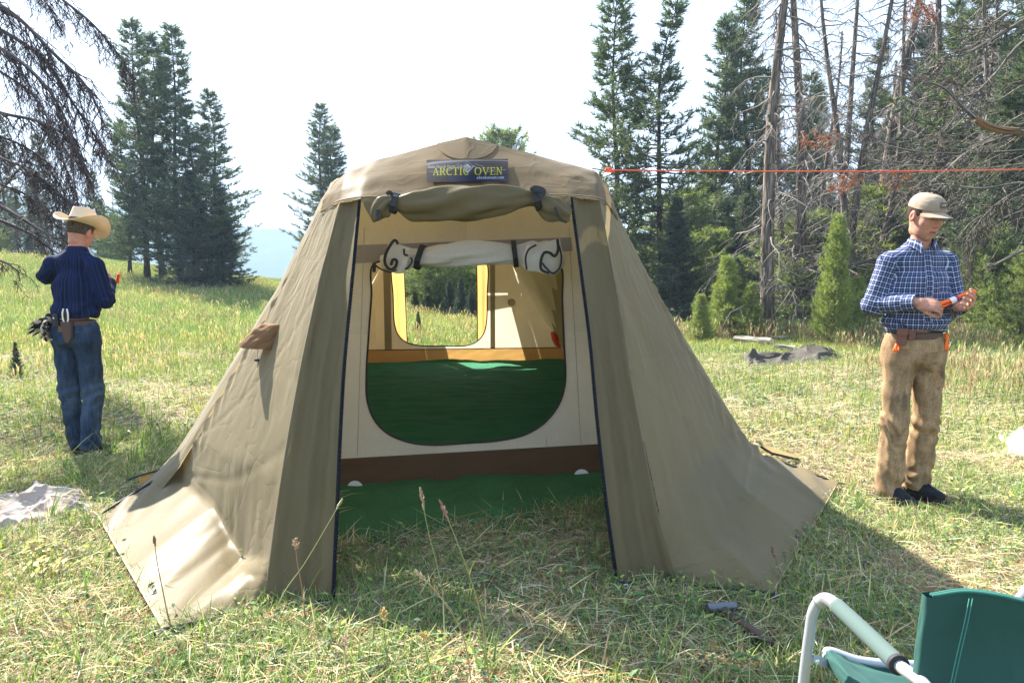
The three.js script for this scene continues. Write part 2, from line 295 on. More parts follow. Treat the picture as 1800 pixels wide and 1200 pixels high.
// a standing dead tree: bare grey trunk, drooping limbs, a haze of twigs
function snag(seed, { H = 10, r0 = 0.15, limbs = 70, from = 0.08, spread = 1.5, twigs = 9, lean = 0, bend = 0.2, rust = 0, top = 0.25, up = 0 }) {
  const r = rng(seed), T = new MB(), B = new MB(), R = new MB(), pts = [], rad = [];
  const axis = (y) => V(lean * y + bend * noise(y * 0.22, seed) * Math.min(1, y / 2), y, bend * noise(y * 0.22, seed + 9) * Math.min(1, y / 2));
  for (let k = 0; k <= 16; k++) { pts.push(axis(H * k / 16)); rad.push(Math.max(0.01, r0 * (1 - (1 - top) * k / 16) * (k === 0 ? 1.3 : 1))); }
  T.tube(pts, rad, 9);
  for (let k = 0; k < limbs; k++) {
    const y = H * (from + (1 - from) * (k + r()) / limbs), a = r() * 6.28, len = spread * (0.35 + 0.75 * r()) * (1 - 0.5 * y / H), p0 = axis(y), o = V(Math.cos(a), 0, Math.sin(a)), d = (r() - 0.75) * 0.6 + up, line = [];
    for (let q = 0; q <= 5; q++) { const f = q / 5; line.push(p0.clone().addScaledVector(o, len * f).add(V(noise(f * 3, k) * 0.1 * len, len * (d * f - (0.5 - up) * f * f + 0.12 * noise(f * 4, k, seed)), noise(f * 3, k, 7) * 0.1 * len))); }
    B.tube(line, [0.022, 0.017, 0.013, 0.009, 0.006, 0.002].map((x) => x * (0.6 + r0 * 3)), 4, null, false);
    for (let q = 0; q < twigs; q++) {
      const f = 0.25 + 0.75 * r(), p = cat(line, f), s = V(r() - 0.5, -0.25 - 0.5 * r() + up, r() - 0.5).normalize(), l = len * (0.15 + 0.3 * r()), e = p.clone().addScaledVector(s, l * 0.5).add(V((r() - 0.5) * 0.1, 0, (r() - 0.5) * 0.1)), e2 = e.clone().addScaledVector(s, l * 0.5).add(V((r() - 0.5) * 0.14, -0.06, (r() - 0.5) * 0.14));
      B.tube([p, e, e2], [0.006, 0.004, 0.0015], 3, null, false);
      if (r() < 0.7) B.tube([e, e.clone().add(V((r() - 0.5) * 0.22, -0.1 * r(), (r() - 0.5) * 0.22))], [0.0035, 0.001], 3, null, false);
    }
    if (r() < rust) for (let q = 0; q < 5; q++) spray(R, r, cat(line, 0.5 + 0.5 * r()), V(o.x, -0.3, o.z).normalize(), 0.13, PAL.rust, 10, 0.02);
  }
  const g = new THREE.Group(); part('trunk', T.build(), M.greyBark, g); part('branches', B.build(), M.twig, g);
  if (rust) { const c = R.build(false); c.computeVertexNormals(); part('dead_needles', c, M.needles, g); }
  g.userData.H = H; return g;
}
const proto = {
  pineA: conifer(11, { H: 11, spread: 1.75, base: 0.1, whorls: 56, gaps: 0.28, clumps: 12, dead: 0.06 }),
  pineB: conifer(23, { H: 11, spread: 1.9, base: 0.16, whorls: 50, gaps: 0.34, clumps: 12, shape: (t) => Math.pow(Math.sin(Math.min(1, t * 0.9 + 0.28) * Math.PI), 0.7) + 0.1, bend: 0.4, dead: 0.1 }),
  pineC: conifer(37, { H: 10, spread: 1.25, base: 0.2, whorls: 52, gaps: 0.25, clumps: 10, bend: 0.25, dead: 0.12 }),
  fir: conifer(41, { H: 8, spread: 1.5, base: 0.03, droop: 0.25, whorls: 60, per: 7, gaps: 0.06, clumps: 14, size: 0.2, n: 13, width: 0.03, col: PAL.fir, shape: (t) => Math.pow(1 - t, 0.85), bend: 0.05 }),
  young: conifer(53, { H: 3, r0: 0.045, spread: 0.62, base: 0.03, droop: 0.02, whorls: 36, per: 7, gaps: 0.06, clumps: 9, size: 0.15, n: 14, width: 0.014, col: PAL.young, bend: 0.05, shape: (t) => Math.pow(1 - t, 0.6) }),
  bushy: conifer(67, { H: 4, r0: 0.07, spread: 1.5, base: 0.05, droop: 0.1, whorls: 34, per: 7, gaps: 0.1, clumps: 14, size: 0.2, n: 14, width: 0.024, col: [...PAL.young, ...PAL.young, ...PAL.pine], shape: (t) => Math.pow(1 - t, 0.45), bend: 0.15 }),
  snagA: snag(71, { H: 11, r0: 0.17, limbs: 105, spread: 1.8, twigs: 10, bend: 0.15 }),
  snagB: snag(83, { H: 10, r0: 0.13, limbs: 90, spread: 1.6, twigs: 10, bend: 0.5, rust: 0.05, up: 0.15 }),
  snagC: snag(97, { H: 10, r0: 0.1, limbs: 75, spread: 1.3, twigs: 10, bend: 0.35, up: 0.1 }),
};
// plant(kind, name, px of the foot, px row of the tip, depth, label): scaled so that foot and tip stand where the photograph has them
function plant(kind, name, px, top, d, label, { turn = 0, lean = 0, wide = 1, group, foot } = {}) {
  const g = proto[kind].clone(), x = foot ? foot[0] : at(px, 560, d).x, z = -d, y = groundY(x, z) - 0.03, h = at(px, top, d).y - y, s = h / proto[kind].userData.H;
  g.name = numbered(name); g.position.set(x, y, z); g.rotation.set(0, turn, lean, 'ZYX'); g.scale.set(s * wide, s, s * wide); scene.add(g);
  g.userData = {}; return tag(g, label, 'tree', group);
}
{
  const C = 'live pines in the cluster left of the tent', W = 'trees of the wood right of the tent';
  plant('pineA', 'pine_tree', 262, 38, 30, 'tall dense pine, tallest and leftmost of the cluster behind the hatted man', { turn: 1, group: C });
  plant('pineC', 'pine_tree', 290, 58, 31.5, 'slim pine between the two tallest trunks of the left cluster', { turn: 2, group: C });
  plant('pineA', 'pine_tree', 322, 42, 30.5, 'tall pine with a forked-looking top in the middle of the left cluster', { turn: 4, group: C, wide: 1.05 });
  plant('pineB', 'pine_tree', 352, 175, 29.5, 'shorter bushy pine at the front of the left cluster', { turn: 0.6, group: C, wide: 1.25 });
  plant('pineA', 'pine_tree', 388, 158, 31, 'pointed pine at the right edge of the left cluster beside the blue mountain', { turn: 5, group: C, wide: 1.15 });
  plant('fir', 'fir_tree', 345, 300, 28.5, 'low dark fir filling the foot of the left cluster', { turn: 3, group: C, wide: 1.2 });
  plant('fir', 'fir_tree', 395, 330, 30, 'small dark fir at the right foot of the left cluster', { turn: 1.5, group: C, wide: 1.3 });
  plant('pineC', 'pine_tree', 232, 210, 31, 'thin ragged pine at the left flank of the left cluster', { turn: 5, group: C });
  plant('pineA', 'pine_tree', 570, 183, 40, 'lone pine against the white sky just left of the tent roof', { turn: 2, wide: 1.1 });
  plant('pineC', 'pine_tree', 594, 222, 41, 'short pine touching the right side of the lone pine left of the roof', { turn: 3, wide: 1.4 });
  plant('bushy', 'pine_tree', 872, 234, 42, 'pine whose rounded top peeps over the tent roof right of its peak', { turn: 1, wide: 0.75 });
  // hazy wood far left
  const BL = 'hazy trees of the wood behind the hatted man';
  for (const [px, top, d, k] of [[-60, 150, 44, 'pineB'], [-15, 240, 42, 'snagC'], [20, 205, 46, 'pineA'], [62, 265, 43, 'snagA'], [85, 235, 48, 'pineC'], [120, 290, 44, 'snagC'], [148, 262, 47, 'snagB'], [178, 300, 45, 'pineC'], [208, 330, 49, 'snagC'], [40, 330, 39, 'pineB'], [100, 345, 42, 'snagB'], [-30, 310, 40, 'pineA'], [205, 385, 44, 'bushy'], [160, 400, 42, 'snagC'], [-10, 380, 38, 'bushy'], [60, 395, 40, 'fir'], [130, 380, 45, 'fir'], [10, 300, 50, 'pineB'], [75, 320, 52, 'pineA'], [190, 350, 52, 'pineA'], [225, 400, 50, 'fir']])
    plant(k, k[0] === 's' ? 'dead_tree' : 'pine_tree', px, top, d, k[0] === 's' ? 'hazy bare dead tree in the wood behind the hatted man' : 'hazy live pine in the wood behind the hatted man', { turn: px * 0.1, group: BL + (k[0] === 's' ? ', bare ones' : ', live ones') });
  // right-hand wood, front row
  plant('pineA', 'pine_tree', 1078, -12, 19, 'tall live pine nearest the tent on its right side', { turn: 0.4, group: W, wide: 1.12 });
  plant('pineB', 'pine_tree', 1160, 5, 18, 'tall crooked live pine, second right of the tent, with dark bare lower trunk', { turn: 2.2, group: W, wide: 1.05 });
  plant('fir', 'fir_tree', 1185, 350, 17, 'dark broad fir at the foot of the two pines beside the tent', { turn: 1, group: W, wide: 1.15 });
  plant('pineC', 'pine_tree', 1258, 28, 25, 'slim pine standing alone against the sky right of the crooked pine', { turn: 1, group: W, wide: 0.9 });
  plant('pineC', 'pine_tree', 1300, -10, 26, 'slim pine just left of the thick straight dead trunk', { turn: 3, group: W, wide: 1.1 });
  plant('snagA', 'dead_tree', 1350, -300, 14.5, 'thick straight dead trunk with drooping bare limbs, left of the man in the cap', { turn: 1, group: W });
  plant('snagB', 'dead_tree', 1478, -60, 16, 'leaning dead tree with rusty needle clumps right of the thick straight trunk', { turn: 0.3, lean: 0.13, group: W });
  plant('snagC', 'dead_tree', 1455, -160, 17.5, 'tall thin dead tree rising behind the leaning dead tree', { turn: 2.4, group: W });
  plant('snagB', 'dead_tree', 1500, -90, 17, 'dead tree leaning right above the small bright green pine', { turn: 3.3, lean: -0.1, group: W });
  plant('snagC', 'dead_tree', 1545, -120, 19, 'bare grey tree directly left of the capped man and behind him', { turn: 4.2, lean: -0.05, group: W });
  plant('fir', 'fir_tree', 1605, 40, 21, 'large dark fir rising behind the man in the cap', { turn: 2, group: W, wide: 1.0 });
  plant('pineB', 'pine_tree', 1715, -110, 17, 'live pine between the capped man and the right edge', { turn: 1.2, group: W, wide: 1.1 });
  plant('pineA', 'pine_tree', 1800, -200, 15, 'big live pine at the right edge of the wood', { turn: 2.6, group: W, wide: 1.1 });
  plant('snagC', 'dead_tree', 1690, -40, 16, 'thin dark dead trunk just right of the capped man', { turn: 2, group: W });
  plant('pineC', 'pine_tree', 1752, 120, 14, 'dark-trunked short pine behind the orange cord hank', { turn: 5, group: W, wide: 1.6 });
  plant('young', 'pine_sapling', 1466, 385, 13, 'bright yellow-green young pine standing in front of the dead trees', { turn: 1, wide: 0.62 });
  plant('young', 'pine_sapling', 1275, 455, 14.5, 'light green sapling between the tent and the thick dead trunk', { turn: 2, wide: 0.9 });
  plant('young', 'pine_sapling', 1232, 520, 13.6, 'small pale green sapling closest to the right tent wall', { turn: 4, wide: 1.1 });
  plant('young', 'pine_sapling', 1320, 500, 14, 'low green sapling at the foot of the thick dead trunk', { turn: 5, wide: 1.0 });
  plant('young', 'pine_sapling', 1505, 490, 14, 'low sapling at the right foot of the bright young pine', { turn: 3, wide: 1.0 });
  plant('bushy', 'pine_tree', 1745, 400, 13.5, 'bushy low pine beyond the held orange cord', { turn: 3, wide: 0.8 });
  plant('bushy', 'pine_tree', 1800, 440, 12.5, 'bushy low pine cut by the right edge of the picture', { turn: 1, wide: 0.8 });
  for (const [k, px, top, d, lean, label] of [['snagA', 1405, -200, 18, 0.05, 'dead trunk just right of the thick straight one'], ['snagC', 1380, 20, 19, 0.1, 'thin bare trunk leaning beside the thick straight one'], ['snagA', 1530, -250, 20, -0.08, 'tall dead trunk above the left shoulder of the capped man'], ['snagB', 1575, -60, 18, -0.16, 'strongly leaning dead trunk above the cap'], ['snagC', 1430, 60, 20, -0.03, 'thin grey trunk behind the bright young pine'], ['snagA', 1640, -150, 18, 0.02, 'dark dead trunk right behind the cap'], ['snagC', 1660, 20, 17, -0.1, 'thin leaning dead trunk right of the cap'], ['snagB', 1735, -80, 15.5, 0.05, 'dead trunk above the orange cord hank'], ['snagA', 1775, -250, 18, -0.04, 'dark trunk near the right edge of the wood'],
    ['pineB', 1530, 70, 24, 0, 'live pine between the dead trunks left of the cap'], ['pineA', 1660, 0, 22, 0, 'tall live pine right of the cap'], ['pineA', 1410, 130, 26, 0, 'live pine seen behind the leaning dead trees'], ['pineB', 1760, -60, 20, 0, 'tall live pine above the orange cord hank'], ['pineA', 1335, 120, 27, 0, 'live pine behind the thick straight dead trunk']])
    plant(k, k[0] === 's' ? 'dead_tree' : 'pine_tree', px, top, d, label, { turn: px * 0.37, lean, group: W });
  const BR = 'hazy trees deep in the wood right of the tent', r = rng(5);
  for (let k = 0; k < 34; k++) {
    const px = 1190 + k * 21 + r() * 14, kind = ['pineC', 'snagC', 'pineB', 'fir', 'snagA', 'pineA'][Math.floor(r() * 6)], top = 60 + r() * 330 + (px < 1330 ? 130 : 0);
    plant(kind, kind[0] === 's' ? 'dead_tree' : kind === 'fir' ? 'fir_tree' : 'pine_tree', px, top, 22 + r() * 16, kind[0] === 's' ? 'bare dead tree deep in the wood right of the tent' : kind === 'fir' ? 'dark fir deep in the wood right of the tent' : 'live pine deep in the wood right of the tent', { turn: r() * 6, group: BR + (kind[0] === 's' ? ', bare ones' : kind === 'fir' ? ', firs' : ', pines') });
  }
  for (let k = 0; k < 26; k++) {
    const px = 1170 + k * 26 + r() * 20, kind = ['fir', 'bushy', 'fir', 'pineC'][Math.floor(r() * 4)];
    plant(kind, kind === 'fir' ? 'fir_tree' : 'pine_tree', px, 330 + r() * 150, 18 + r() * 9, kind === 'fir' ? 'low dark fir of the understorey in the wood right of the tent' : 'low pine of the understorey in the wood right of the tent', { turn: r() * 6, wide: 1.3, group: kind === 'fir' ? 'low firs under the right-hand wood' : 'low pines under the right-hand wood' });
  }
  // seen through the tent
  plant('pineB', 'pine_tree', 742, 340, 25, 'branchy green pine seen at the left through the far tent door', { turn: 1, wide: 1.5 });
  plant('bushy', 'pine_tree', 835, 380, 30, 'hazy yellow-green pine behind the others in the far tent door', { turn: 2, wide: 1.2 });
  plant('bushy', 'pine_tree', 850, 400, 24, 'yellowish bushy pine seen at the right through the far tent door', { turn: 3, wide: 1.0 });
  plant('bushy', 'pine_tree', 768, 405, 23, 'round bright green pine in the middle of the far tent door', { turn: 4, wide: 1.1 });
  plant('bushy', 'pine_tree', 812, 425, 26, 'round paler pine right of the middle of the far tent door', { turn: 2, wide: 1.1 });
  plant('bushy', 'pine_tree', 700, 440, 28, 'dark bushy pine at the left edge of the far tent door', { turn: 5 });
  plant('snagC', 'dead_tree', 786, 330, 28, 'grey dead trunk seen through the far tent door', { turn: 1 });
  const TS = 'small firs in a row seen through the far tent door';
  [[752, 498, 22], [772, 512, 21.5], [790, 492, 21], [811, 488, 20.5], [828, 508, 20], [845, 500, 20], [730, 505, 23]].forEach(([px, t, d], k) => plant('fir', 'fir_sapling', px, t, d, ['small fir left of the middle', 'shortest fir in the middle', 'slim fir right of the middle', 'tallest small fir', 'low fir near the right', 'fir at the right edge', 'fir at the left edge'][k] + ' of the row seen through the far tent door', { turn: k, wide: 1.3, group: TS }));
  plant('fir', 'fir_sapling', 735, 548, 15, 'tiny dark fir standing alone in the meadow seen through the tent', { turn: 2, wide: 1.2 });
  plant('fir', 'fir_sapling', 22, 602, 8.6, 'tiny dark fir in the grass at the far left edge', { turn: 2, wide: 0.9 });
}

// ---------------------------------------------------------------- the tent
const TX = -0.25, TD = 4.05, AX = -0.12, AD = 0.993;                // front hoop's centre; the axis runs back and slightly left
const tp = (u, y, s) => V(TX + AD * u + AX * s, y, -(TD - AX * u + AD * s));
function onWall(px, py, s) {                                        // (u, y) where the view through a point meets the plane across the tent at s
  const r = ray(px, py), k = (s - (AX * -TX + AD * -TD)) / (AX * r.x + AD * -r.z), x = r.x * k - TX, d = -r.z * k - TD;
  return [AD * x - AX * d, EYE + r.y * k];
}
function project(p) { const y = p.y - EYE, z = -p.z, c = z * CP - y * SP, v = y * CP + z * SP; return [900 + FOCAL * p.x / c, 600 - FOCAL * v / c]; }
const creases = dataTex(512, (u, v) => { const a = 1 - Math.abs(noise(u * 7, v * 7, 3) + 0.4 * noise(u * 19, v * 19, 7)), b = 1 - Math.abs(noise(u * 11 + v * 5, v * 4 - u * 3, 11)); return clamp(0.45 * Math.pow(a, 9) + 0.4 * Math.pow(b, 14) + 0.25 + 0.15 * fbm(u * 5, v * 5, 2)); });
const weave = dataTex(256, (u, v) => clamp(0.92 + 0.05 * fbm(u * 4, v * 4, 1) + 0.012 * noise(u * 120, v * 120, 2)), true);
const cloth = (r, g, b, o = {}) => std(r, g, b, { map: weave, bumpMap: creases, bumpScale: 0.0025, transmission: 0.3, roughness: 1, specularIntensity: 0.25, ...o });
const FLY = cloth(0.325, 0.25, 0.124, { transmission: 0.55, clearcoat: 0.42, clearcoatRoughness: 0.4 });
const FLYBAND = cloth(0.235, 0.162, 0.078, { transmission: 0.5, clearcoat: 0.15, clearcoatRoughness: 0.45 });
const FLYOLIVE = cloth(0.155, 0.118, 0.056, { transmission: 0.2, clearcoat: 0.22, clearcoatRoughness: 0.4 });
const CANVAS = cloth(0.95, 0.86, 0.70, { transmission: 0.35, bumpScale: 0.002 });
const WHITE = cloth(0.80, 0.78, 0.76, { transmission: 0.15, bumpScale: 0.004 });
const GREYBAND = cloth(0.42, 0.39, 0.37, { transmission: 0.15 });
const TUB = cloth(0.15, 0.085, 0.043, { transmission: 0.2 });
const TUBBACK = cloth(0.50, 0.30, 0.10, { transmission: 0.45 });
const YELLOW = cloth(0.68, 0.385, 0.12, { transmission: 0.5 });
const BLACK = std(0.018, 0.018, 0.022, { roughness: 0.75 }), ZIP = std(0.012, 0.014, 0.022, { roughness: 0.95, specularIntensity: 0.2 });
const METAL = std(0.75, 0.75, 0.74, { metalness: 0.9, roughness: 0.3 });
const GREEN = std(0.022, 0.17, 0.085, { map: weave, bumpMap: creases, bumpScale: 0.008, roughness: 0.9, specularIntensity: 0.3 });

const tent = thing('cabin_tent', 'large tan canvas cabin tent with rolled-up doors in the middle of the meadow', 'tent', tp(0, 0, 0));
const add = (name, geo, mat, label) => partW(name, geo, mat, tent, label);
{
  const PROF = [[1.85, 0], [1.68, 0.26], [1.45, 0.65], [1.07, 1.3], [0.84, 1.76], [0.77, 1.90], [0.66, 1.965], [0.33, 2.055], [0, 2.145]];
  const halfAt = (y) => { for (let k = 0; k < PROF.length - 1; k++) if (y <= PROF[k + 1][1]) return lerp(PROF[k][0], PROF[k + 1][0], (y - PROF[k][1]) / (PROF[k + 1][1] - PROF[k][1])); return 0; };
  const WR = 1.045;
  const hoop = (s, f = 1, flare = 0, fy = 1) => { const out = []; for (let k = 0; k < PROF.length; k++) { const [w, y] = PROF[k]; out.push(tp(-w * f - (k === 0 ? flare : 0), y * fy, s)); } for (let k = PROF.length - 2; k >= 0; k--) { const [w, y] = PROF[k]; out.push(tp(w * f * WR + (k === 0 ? flare : 0), y * fy, s)); } return out; };
  const settle = (rows) => { for (const r of rows) for (const p of r) if (p.y < 0.02) p.y = groundY(p.x, p.z) + 0.03; return rows; };
  // main fly
  add('fly', sheet(settle([hoop(0.0, 1, 0.02), hoop(0.2, 1.06, 0.06, 1.005), hoop(0.5, 1.1, 0.0, 1.005), hoop(1.0, 1.09, 0.05), hoop(2.2, 1.03, 0.2), hoop(3.5, 1.02, 0.2), hoop(4.8, 1.04, 0.2), hoop(5.5, 1.05, 0.2), hoop(5.8, 1, 0.15)]), 96, 100,
    (u, v) => 0.006 * noise(u * 30, v * 18) + 0.003 * noise(u * 60, v * 40, 4) + 0.02 * Math.pow(Math.abs(u - 0.5) * 2, 6) * noise(v * 70, u * 8, 2), { linU: true }), FLY);
  // seams and fronts from the photograph's lines
  const seamL = [at(598, 356, 3.66), at(578, 430, 3.55), at(560, 500, 3.42), at(528, 647, 3.18), at(494, 841, 2.92), ground(462, 1076)];
  const zipL = [at(632, 350, 3.6), at(620, 480, 3.38), at(605, 642, 3.15), at(598, 760, 3.0), at(591, 920, 2.83), ground(584, 1076).add(V(0, 0.015, 0))];
  const seamR = [at(1054, 352, 3.74), at(1076, 470, 3.62), at(1092, 560, 3.5), at(1112, 681, 3.33), at(1157, 902, 3.03), ground(1193, 1034)];
  const zipR = [at(1004, 346, 3.66), at(1022, 480, 3.48), at(1037, 600, 3.32), at(1050, 740, 3.16), at(1068, 900, 2.98), ground(1087, 1042).add(V(0, 0.015, 0))];
  const hoopSide = (y, side) => tp(side < 0 ? -halfAt(y) : halfAt(y) * WR, y, -0.015);
  const mid = (a, b, t, bulge, n) => a.clone().lerp(b, t).addScaledVector(n, bulge);
  const nL = V(-0.45, 0.45, 0.7).normalize(), nR = V(0.5, 0.45, 0.7).normalize();
  const tension = (u, v, list) => list.reduce((s, [a, b, w, h]) => s + h * Math.exp(-(((v - a - b * u) / w) ** 2)), 0);
  const build = (seam, side, n, fold, edge) => {
    const hs = [1.73, 1.42, 1.1, 0.72, 0.42].map((y) => hoopSide(y, side)), rows = [];
    for (let k = 0; k < 5; k++) rows.push([0, 0.34, 0.67, 1].map((t) => t === 0 ? seam[k].clone() : t === 1 ? hs[k] : mid(seam[k], hs[k], t, 0, n)));
    rows.push(fold, edge);
    return rows;
  };
  const foldL = [seamL[4].clone().lerp(seamL[5], 0.6), atHeight(426, 980, 0.07), atHeight(376, 890, 0.20), atHeight(302, 830, 0.17)];
  const edgeL = [seamL[5].clone().add(V(0, 0.02, 0)), atHeight(286, 1104, 0.055), atHeight(226, 1000, 0.06), atHeight(172, 906, 0.07)];
  const rowsL = build(seamL, -1, nL, foldL, edgeL);
  const gather = (e, k) => Math.pow(clamp(1 - e / 0.16), 1.5) * Math.sin(k) ;
  const left = sheet(rowsL, 90, 110, (u, v) => {
    const sk = ss(0.70, 0.88, v);
    return sk * 0.009 * Math.pow(Math.abs(Math.sin(u * 19 + 1.5 * noise(u * 5, v * 2))), 3) * (0.35 + 0.65 * noise(u * 9 + 3, 1)) * (1 - ss(0.95, 1, v) * 0.7) + 0.010 * gather(1 - u, v * 95 + u * 60) * ss(0.1, 0.3, v) + 0.006 * (1 - sk) * noise(u * 5 + v * 4, v * 4) + 0.002 * noise(u * 24, v * 22, 3) + tension(u, v, [[0.62, 0.2, 0.007, 0.005], [0.9, -0.12, 0.006, 0.004], [0.35, 0.3, 0.008, 0.004], [0.52, -0.1, 0.006, 0.003], [0.2, 0.25, 0.006, 0.003]]);
  }, { linU: true, linV: true });
  add('front_panel', left, FLY, 'left front panel of tan cloth with a sunlit pleated skirt');
  const foldR = [seamR[4].clone().lerp(seamR[5], 0.6), atHeight(1256, 948, 0.15), atHeight(1308, 862, 0.27), atHeight(1345, 800, 0.20)];
  const edgeR = [seamR[5].clone().add(V(0, 0.02, 0)), atHeight(1358, 1041, 0.055), atHeight(1420, 940, 0.06), atHeight(1473, 849, 0.07)];
  const rowsR = build(seamR, 1, nR, foldR, edgeR);
  add('front_panel', sheet(rowsR, 90, 110, (u, v) => {
    const sk = ss(0.45, 0.85, v);
    return sk * 0.010 * Math.pow(Math.abs(Math.sin(u * 15 + v * 4 + 1.5 * noise(u * 4, v * 2, 5))), 2.5) * (0.35 + 0.65 * noise(u * 8, 9)) * (1 - ss(0.93, 1, v) * 0.7) + 0.012 * gather(1 - u, v * 90 + u * 50) * ss(0.1, 0.3, v) + 0.006 * (1 - sk) * noise(u * 6 - v * 4, v * 3, 2) + 0.0025 * noise(u * 24, v * 20, 6) + tension(u, v, [[0.98, -0.22, 0.007, 0.007], [0.9, -0.06, 0.007, 0.004], [0.66, 0.12, 0.008, 0.005], [0.45, 0.25, 0.008, 0.004], [0.5, -0.08, 0.006, 0.003], [0.25, 0.2, 0.006, 0.003]]);
  }, { linU: true, linV: true }), FLY, 'right front panel of tan cloth in shade, skirt pegged out');
  // strips between the seams and the door zips
  const strip = (a, b, ph) => sheet(a.map((p, k) => [p.clone(), p.clone().lerp(b[k], 0.5).add(V(0, 0, -0.035)), b[k].clone()]), 36, 90, (u, v) => 0.013 * ss(0.15, 0.6, v) * Math.sin(u * 17 + ph + 1.2 * noise(v * 3, ph)) * Math.sin(u * 3.14) + 0.004 * noise(u * 10, v * 18, ph));
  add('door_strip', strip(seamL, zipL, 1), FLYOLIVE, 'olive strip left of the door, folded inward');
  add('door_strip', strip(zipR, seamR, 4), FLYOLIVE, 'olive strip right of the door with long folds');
  for (const s of [seamL, seamR]) add('seam', tube(curve(s, 50), 0.0035, 5), std(0.16, 0.125, 0.07));
  for (const z of [zipL, zipR]) {
    const c = curve(z, 60);
    add('zip_tape', ribbon(c, V(0, 0.3, 1), 0.015, 0.004), ZIP);
    const teeth = [], box = new THREE.BoxGeometry(0.012, 0.006, 0.006); for (let k = 1; k < 130; k++) { const p = cat(c, k / 130); teeth.push(box.clone().translate(p.x + (z === zipL ? 0.004 : -0.004), p.y, p.z + 0.004)); }
    const t = add('zip_teeth', joinGeo(teeth), std(0.010, 0.010, 0.012, { roughness: 0.8, specularIntensity: 0.3 })); t.userData.kind = 'stuff';
    const e = z[5], tab = new THREE.BoxGeometry(0.07, 0.045, 0.006); add('corner_tab', tab.translate(e.x + (z === zipL ? -0.02 : 0.025), e.y + 0.022, e.z + 0.012), BLACK);
    add('grommet', new THREE.TorusGeometry(0.009, 0.0038, 8, 18).translate(e.x + (z === zipL ? -0.02 : 0.03), e.y + 0.024, e.z + 0.017), METAL);
    add('peg_loop', ribbon([e.clone().add(V(0, 0.02, 0)), e.clone().add(V(0.005, -0.02, 0.03)), e.clone().add(V(0.01, -0.045, 0.05))], V(0, 0, 1), 0.03, 0.003), BLACK);
  }
  // hem bindings of the skirts
  add('hem', tube(curve([edgeL[0], edgeL[1]], 20), 0.005, 5), std(0.1, 0.08, 0.06)); add('hem', tube(curve([edgeL[1], edgeL[2], edgeL[3]], 30), 0.004, 5), std(0.45, 0.33, 0.2));
  add('hem', tube(curve([edgeL[3], foldL[3].clone().add(V(-0.03, 0, -0.02))], 20), 0.008, 5), BLACK);
  add('hem', tube(curve([edgeR[0], edgeR[1]], 20), 0.006, 5), BLACK); add('hem', tube(curve([edgeR[1], edgeR[2], edgeR[3]], 30), 0.004, 5), std(0.3, 0.22, 0.13)); add('hem', tube(curve([edgeR[3], foldR[3]], 20), 0.005, 5), BLACK);
  for (const [a, dx, dz] of [[edgeL[3], -0.12, -0.03], [edgeL[1], -0.03, 0.05], [edgeR[3], 0.1, -0.05], [edgeR[1], 0.02, 0.06], [seamR[5], 0.0, 0.06]]) add('peg_loop', ribbon([a.clone(), a.clone().add(V(dx * 0.5, -0.01, dz * 0.5)), a.clone().add(V(dx, -0.03, dz))], V(0, 1, 0.2), 0.022, 0.003), BLACK);
  // tan band over the door, from the hoop down to the zips
  const up = [[575, 338], [590, 318], [612, 299], [655, 284], [700, 271], [762, 255], [819, 242], [880, 257], [942, 272], [1000, 287], [1044, 299], [1062, 318], [1076, 345]], low = [[563, 374], [580, 364], [597, 354], [632, 348], [700, 345], [762, 343], [820, 342], [880, 342], [942, 343], [1004, 344], [1054, 350], [1072, 366], [1086, 388]];
  const dTop = (k) => tp(0, 0, 0).z * -1 + lerp(-0.09, 0.09, k / 12) - 0.02, dLow = (k) => [3.86, 3.76, 3.66, 3.59, 3.59, 3.59, 3.6, 3.61, 3.63, 3.65, 3.74, 3.9, 4.05][k];
  const topRow = up.map(([x, y], k) => at(x, y, dTop(k))), lowRow = low.map(([x, y], k) => at(x, y, dLow(k)));
  const midRow = up.map((_, k) => topRow[k].clone().lerp(lowRow[k], 0.5).add(V(0, 0.012, 0.012)));
  const bandRows = [topRow, midRow, lowRow];
  const onBand = (u, v, out = 0.008) => { const p = cat(bandRows.map((r) => cat(r, u, true)), v), a = cat(bandRows.map((r) => cat(r, u + 0.01, true)), v), b = cat(bandRows.map((r) => cat(r, u, true)), v + 0.02); return p.addScaledVector(b.sub(p).cross(a.sub(p)).normalize(), out); };
  add('roof_band', sheet(bandRows, 90, 24, (u, v) => 0.004 * noise(u * 22, v * 5) + 0.004 * noise(u * 9 + v * 4, v * 9, 4) * v, { linU: true }), FLYBAND, 'tan band over the door');
  add('seam', tube(curve(lowRow.map((p) => p.clone().add(V(0, 0.004, 0.006))), 60), 0.003, 4), std(0.16, 0.12, 0.07));
  // half-round patch at the peak, and the printed sign below it
  const findBand = (px, py) => { let best = 1e9, o; for (let i = 0; i <= 120; i++) for (let j = 0; j <= 40; j++) { const q = project(onBand(i / 120, j / 40)), e = Math.hypot(q[0] - px, q[1] - py); if (e < best) { best = e; o = [i / 120, j / 40]; } } return o; };
  { const a = findBand(768, 257), c = findBand(820, 277), b = findBand(872, 258), rows = []; for (let j = 0; j <= 8; j++) { const row = []; for (let i = 0; i <= 16; i++) { const t = i / 16 * 2 - 1, u = lerp(a[0], b[0], i / 16), vmax = c[1] * Math.sqrt(Math.max(0, 1 - t * t)); row.push(onBand(u, vmax * j / 8, 0.005)); } rows.push(row); } add('peak_patch', sheet(rows, 32, 12, null), FLYBAND); }
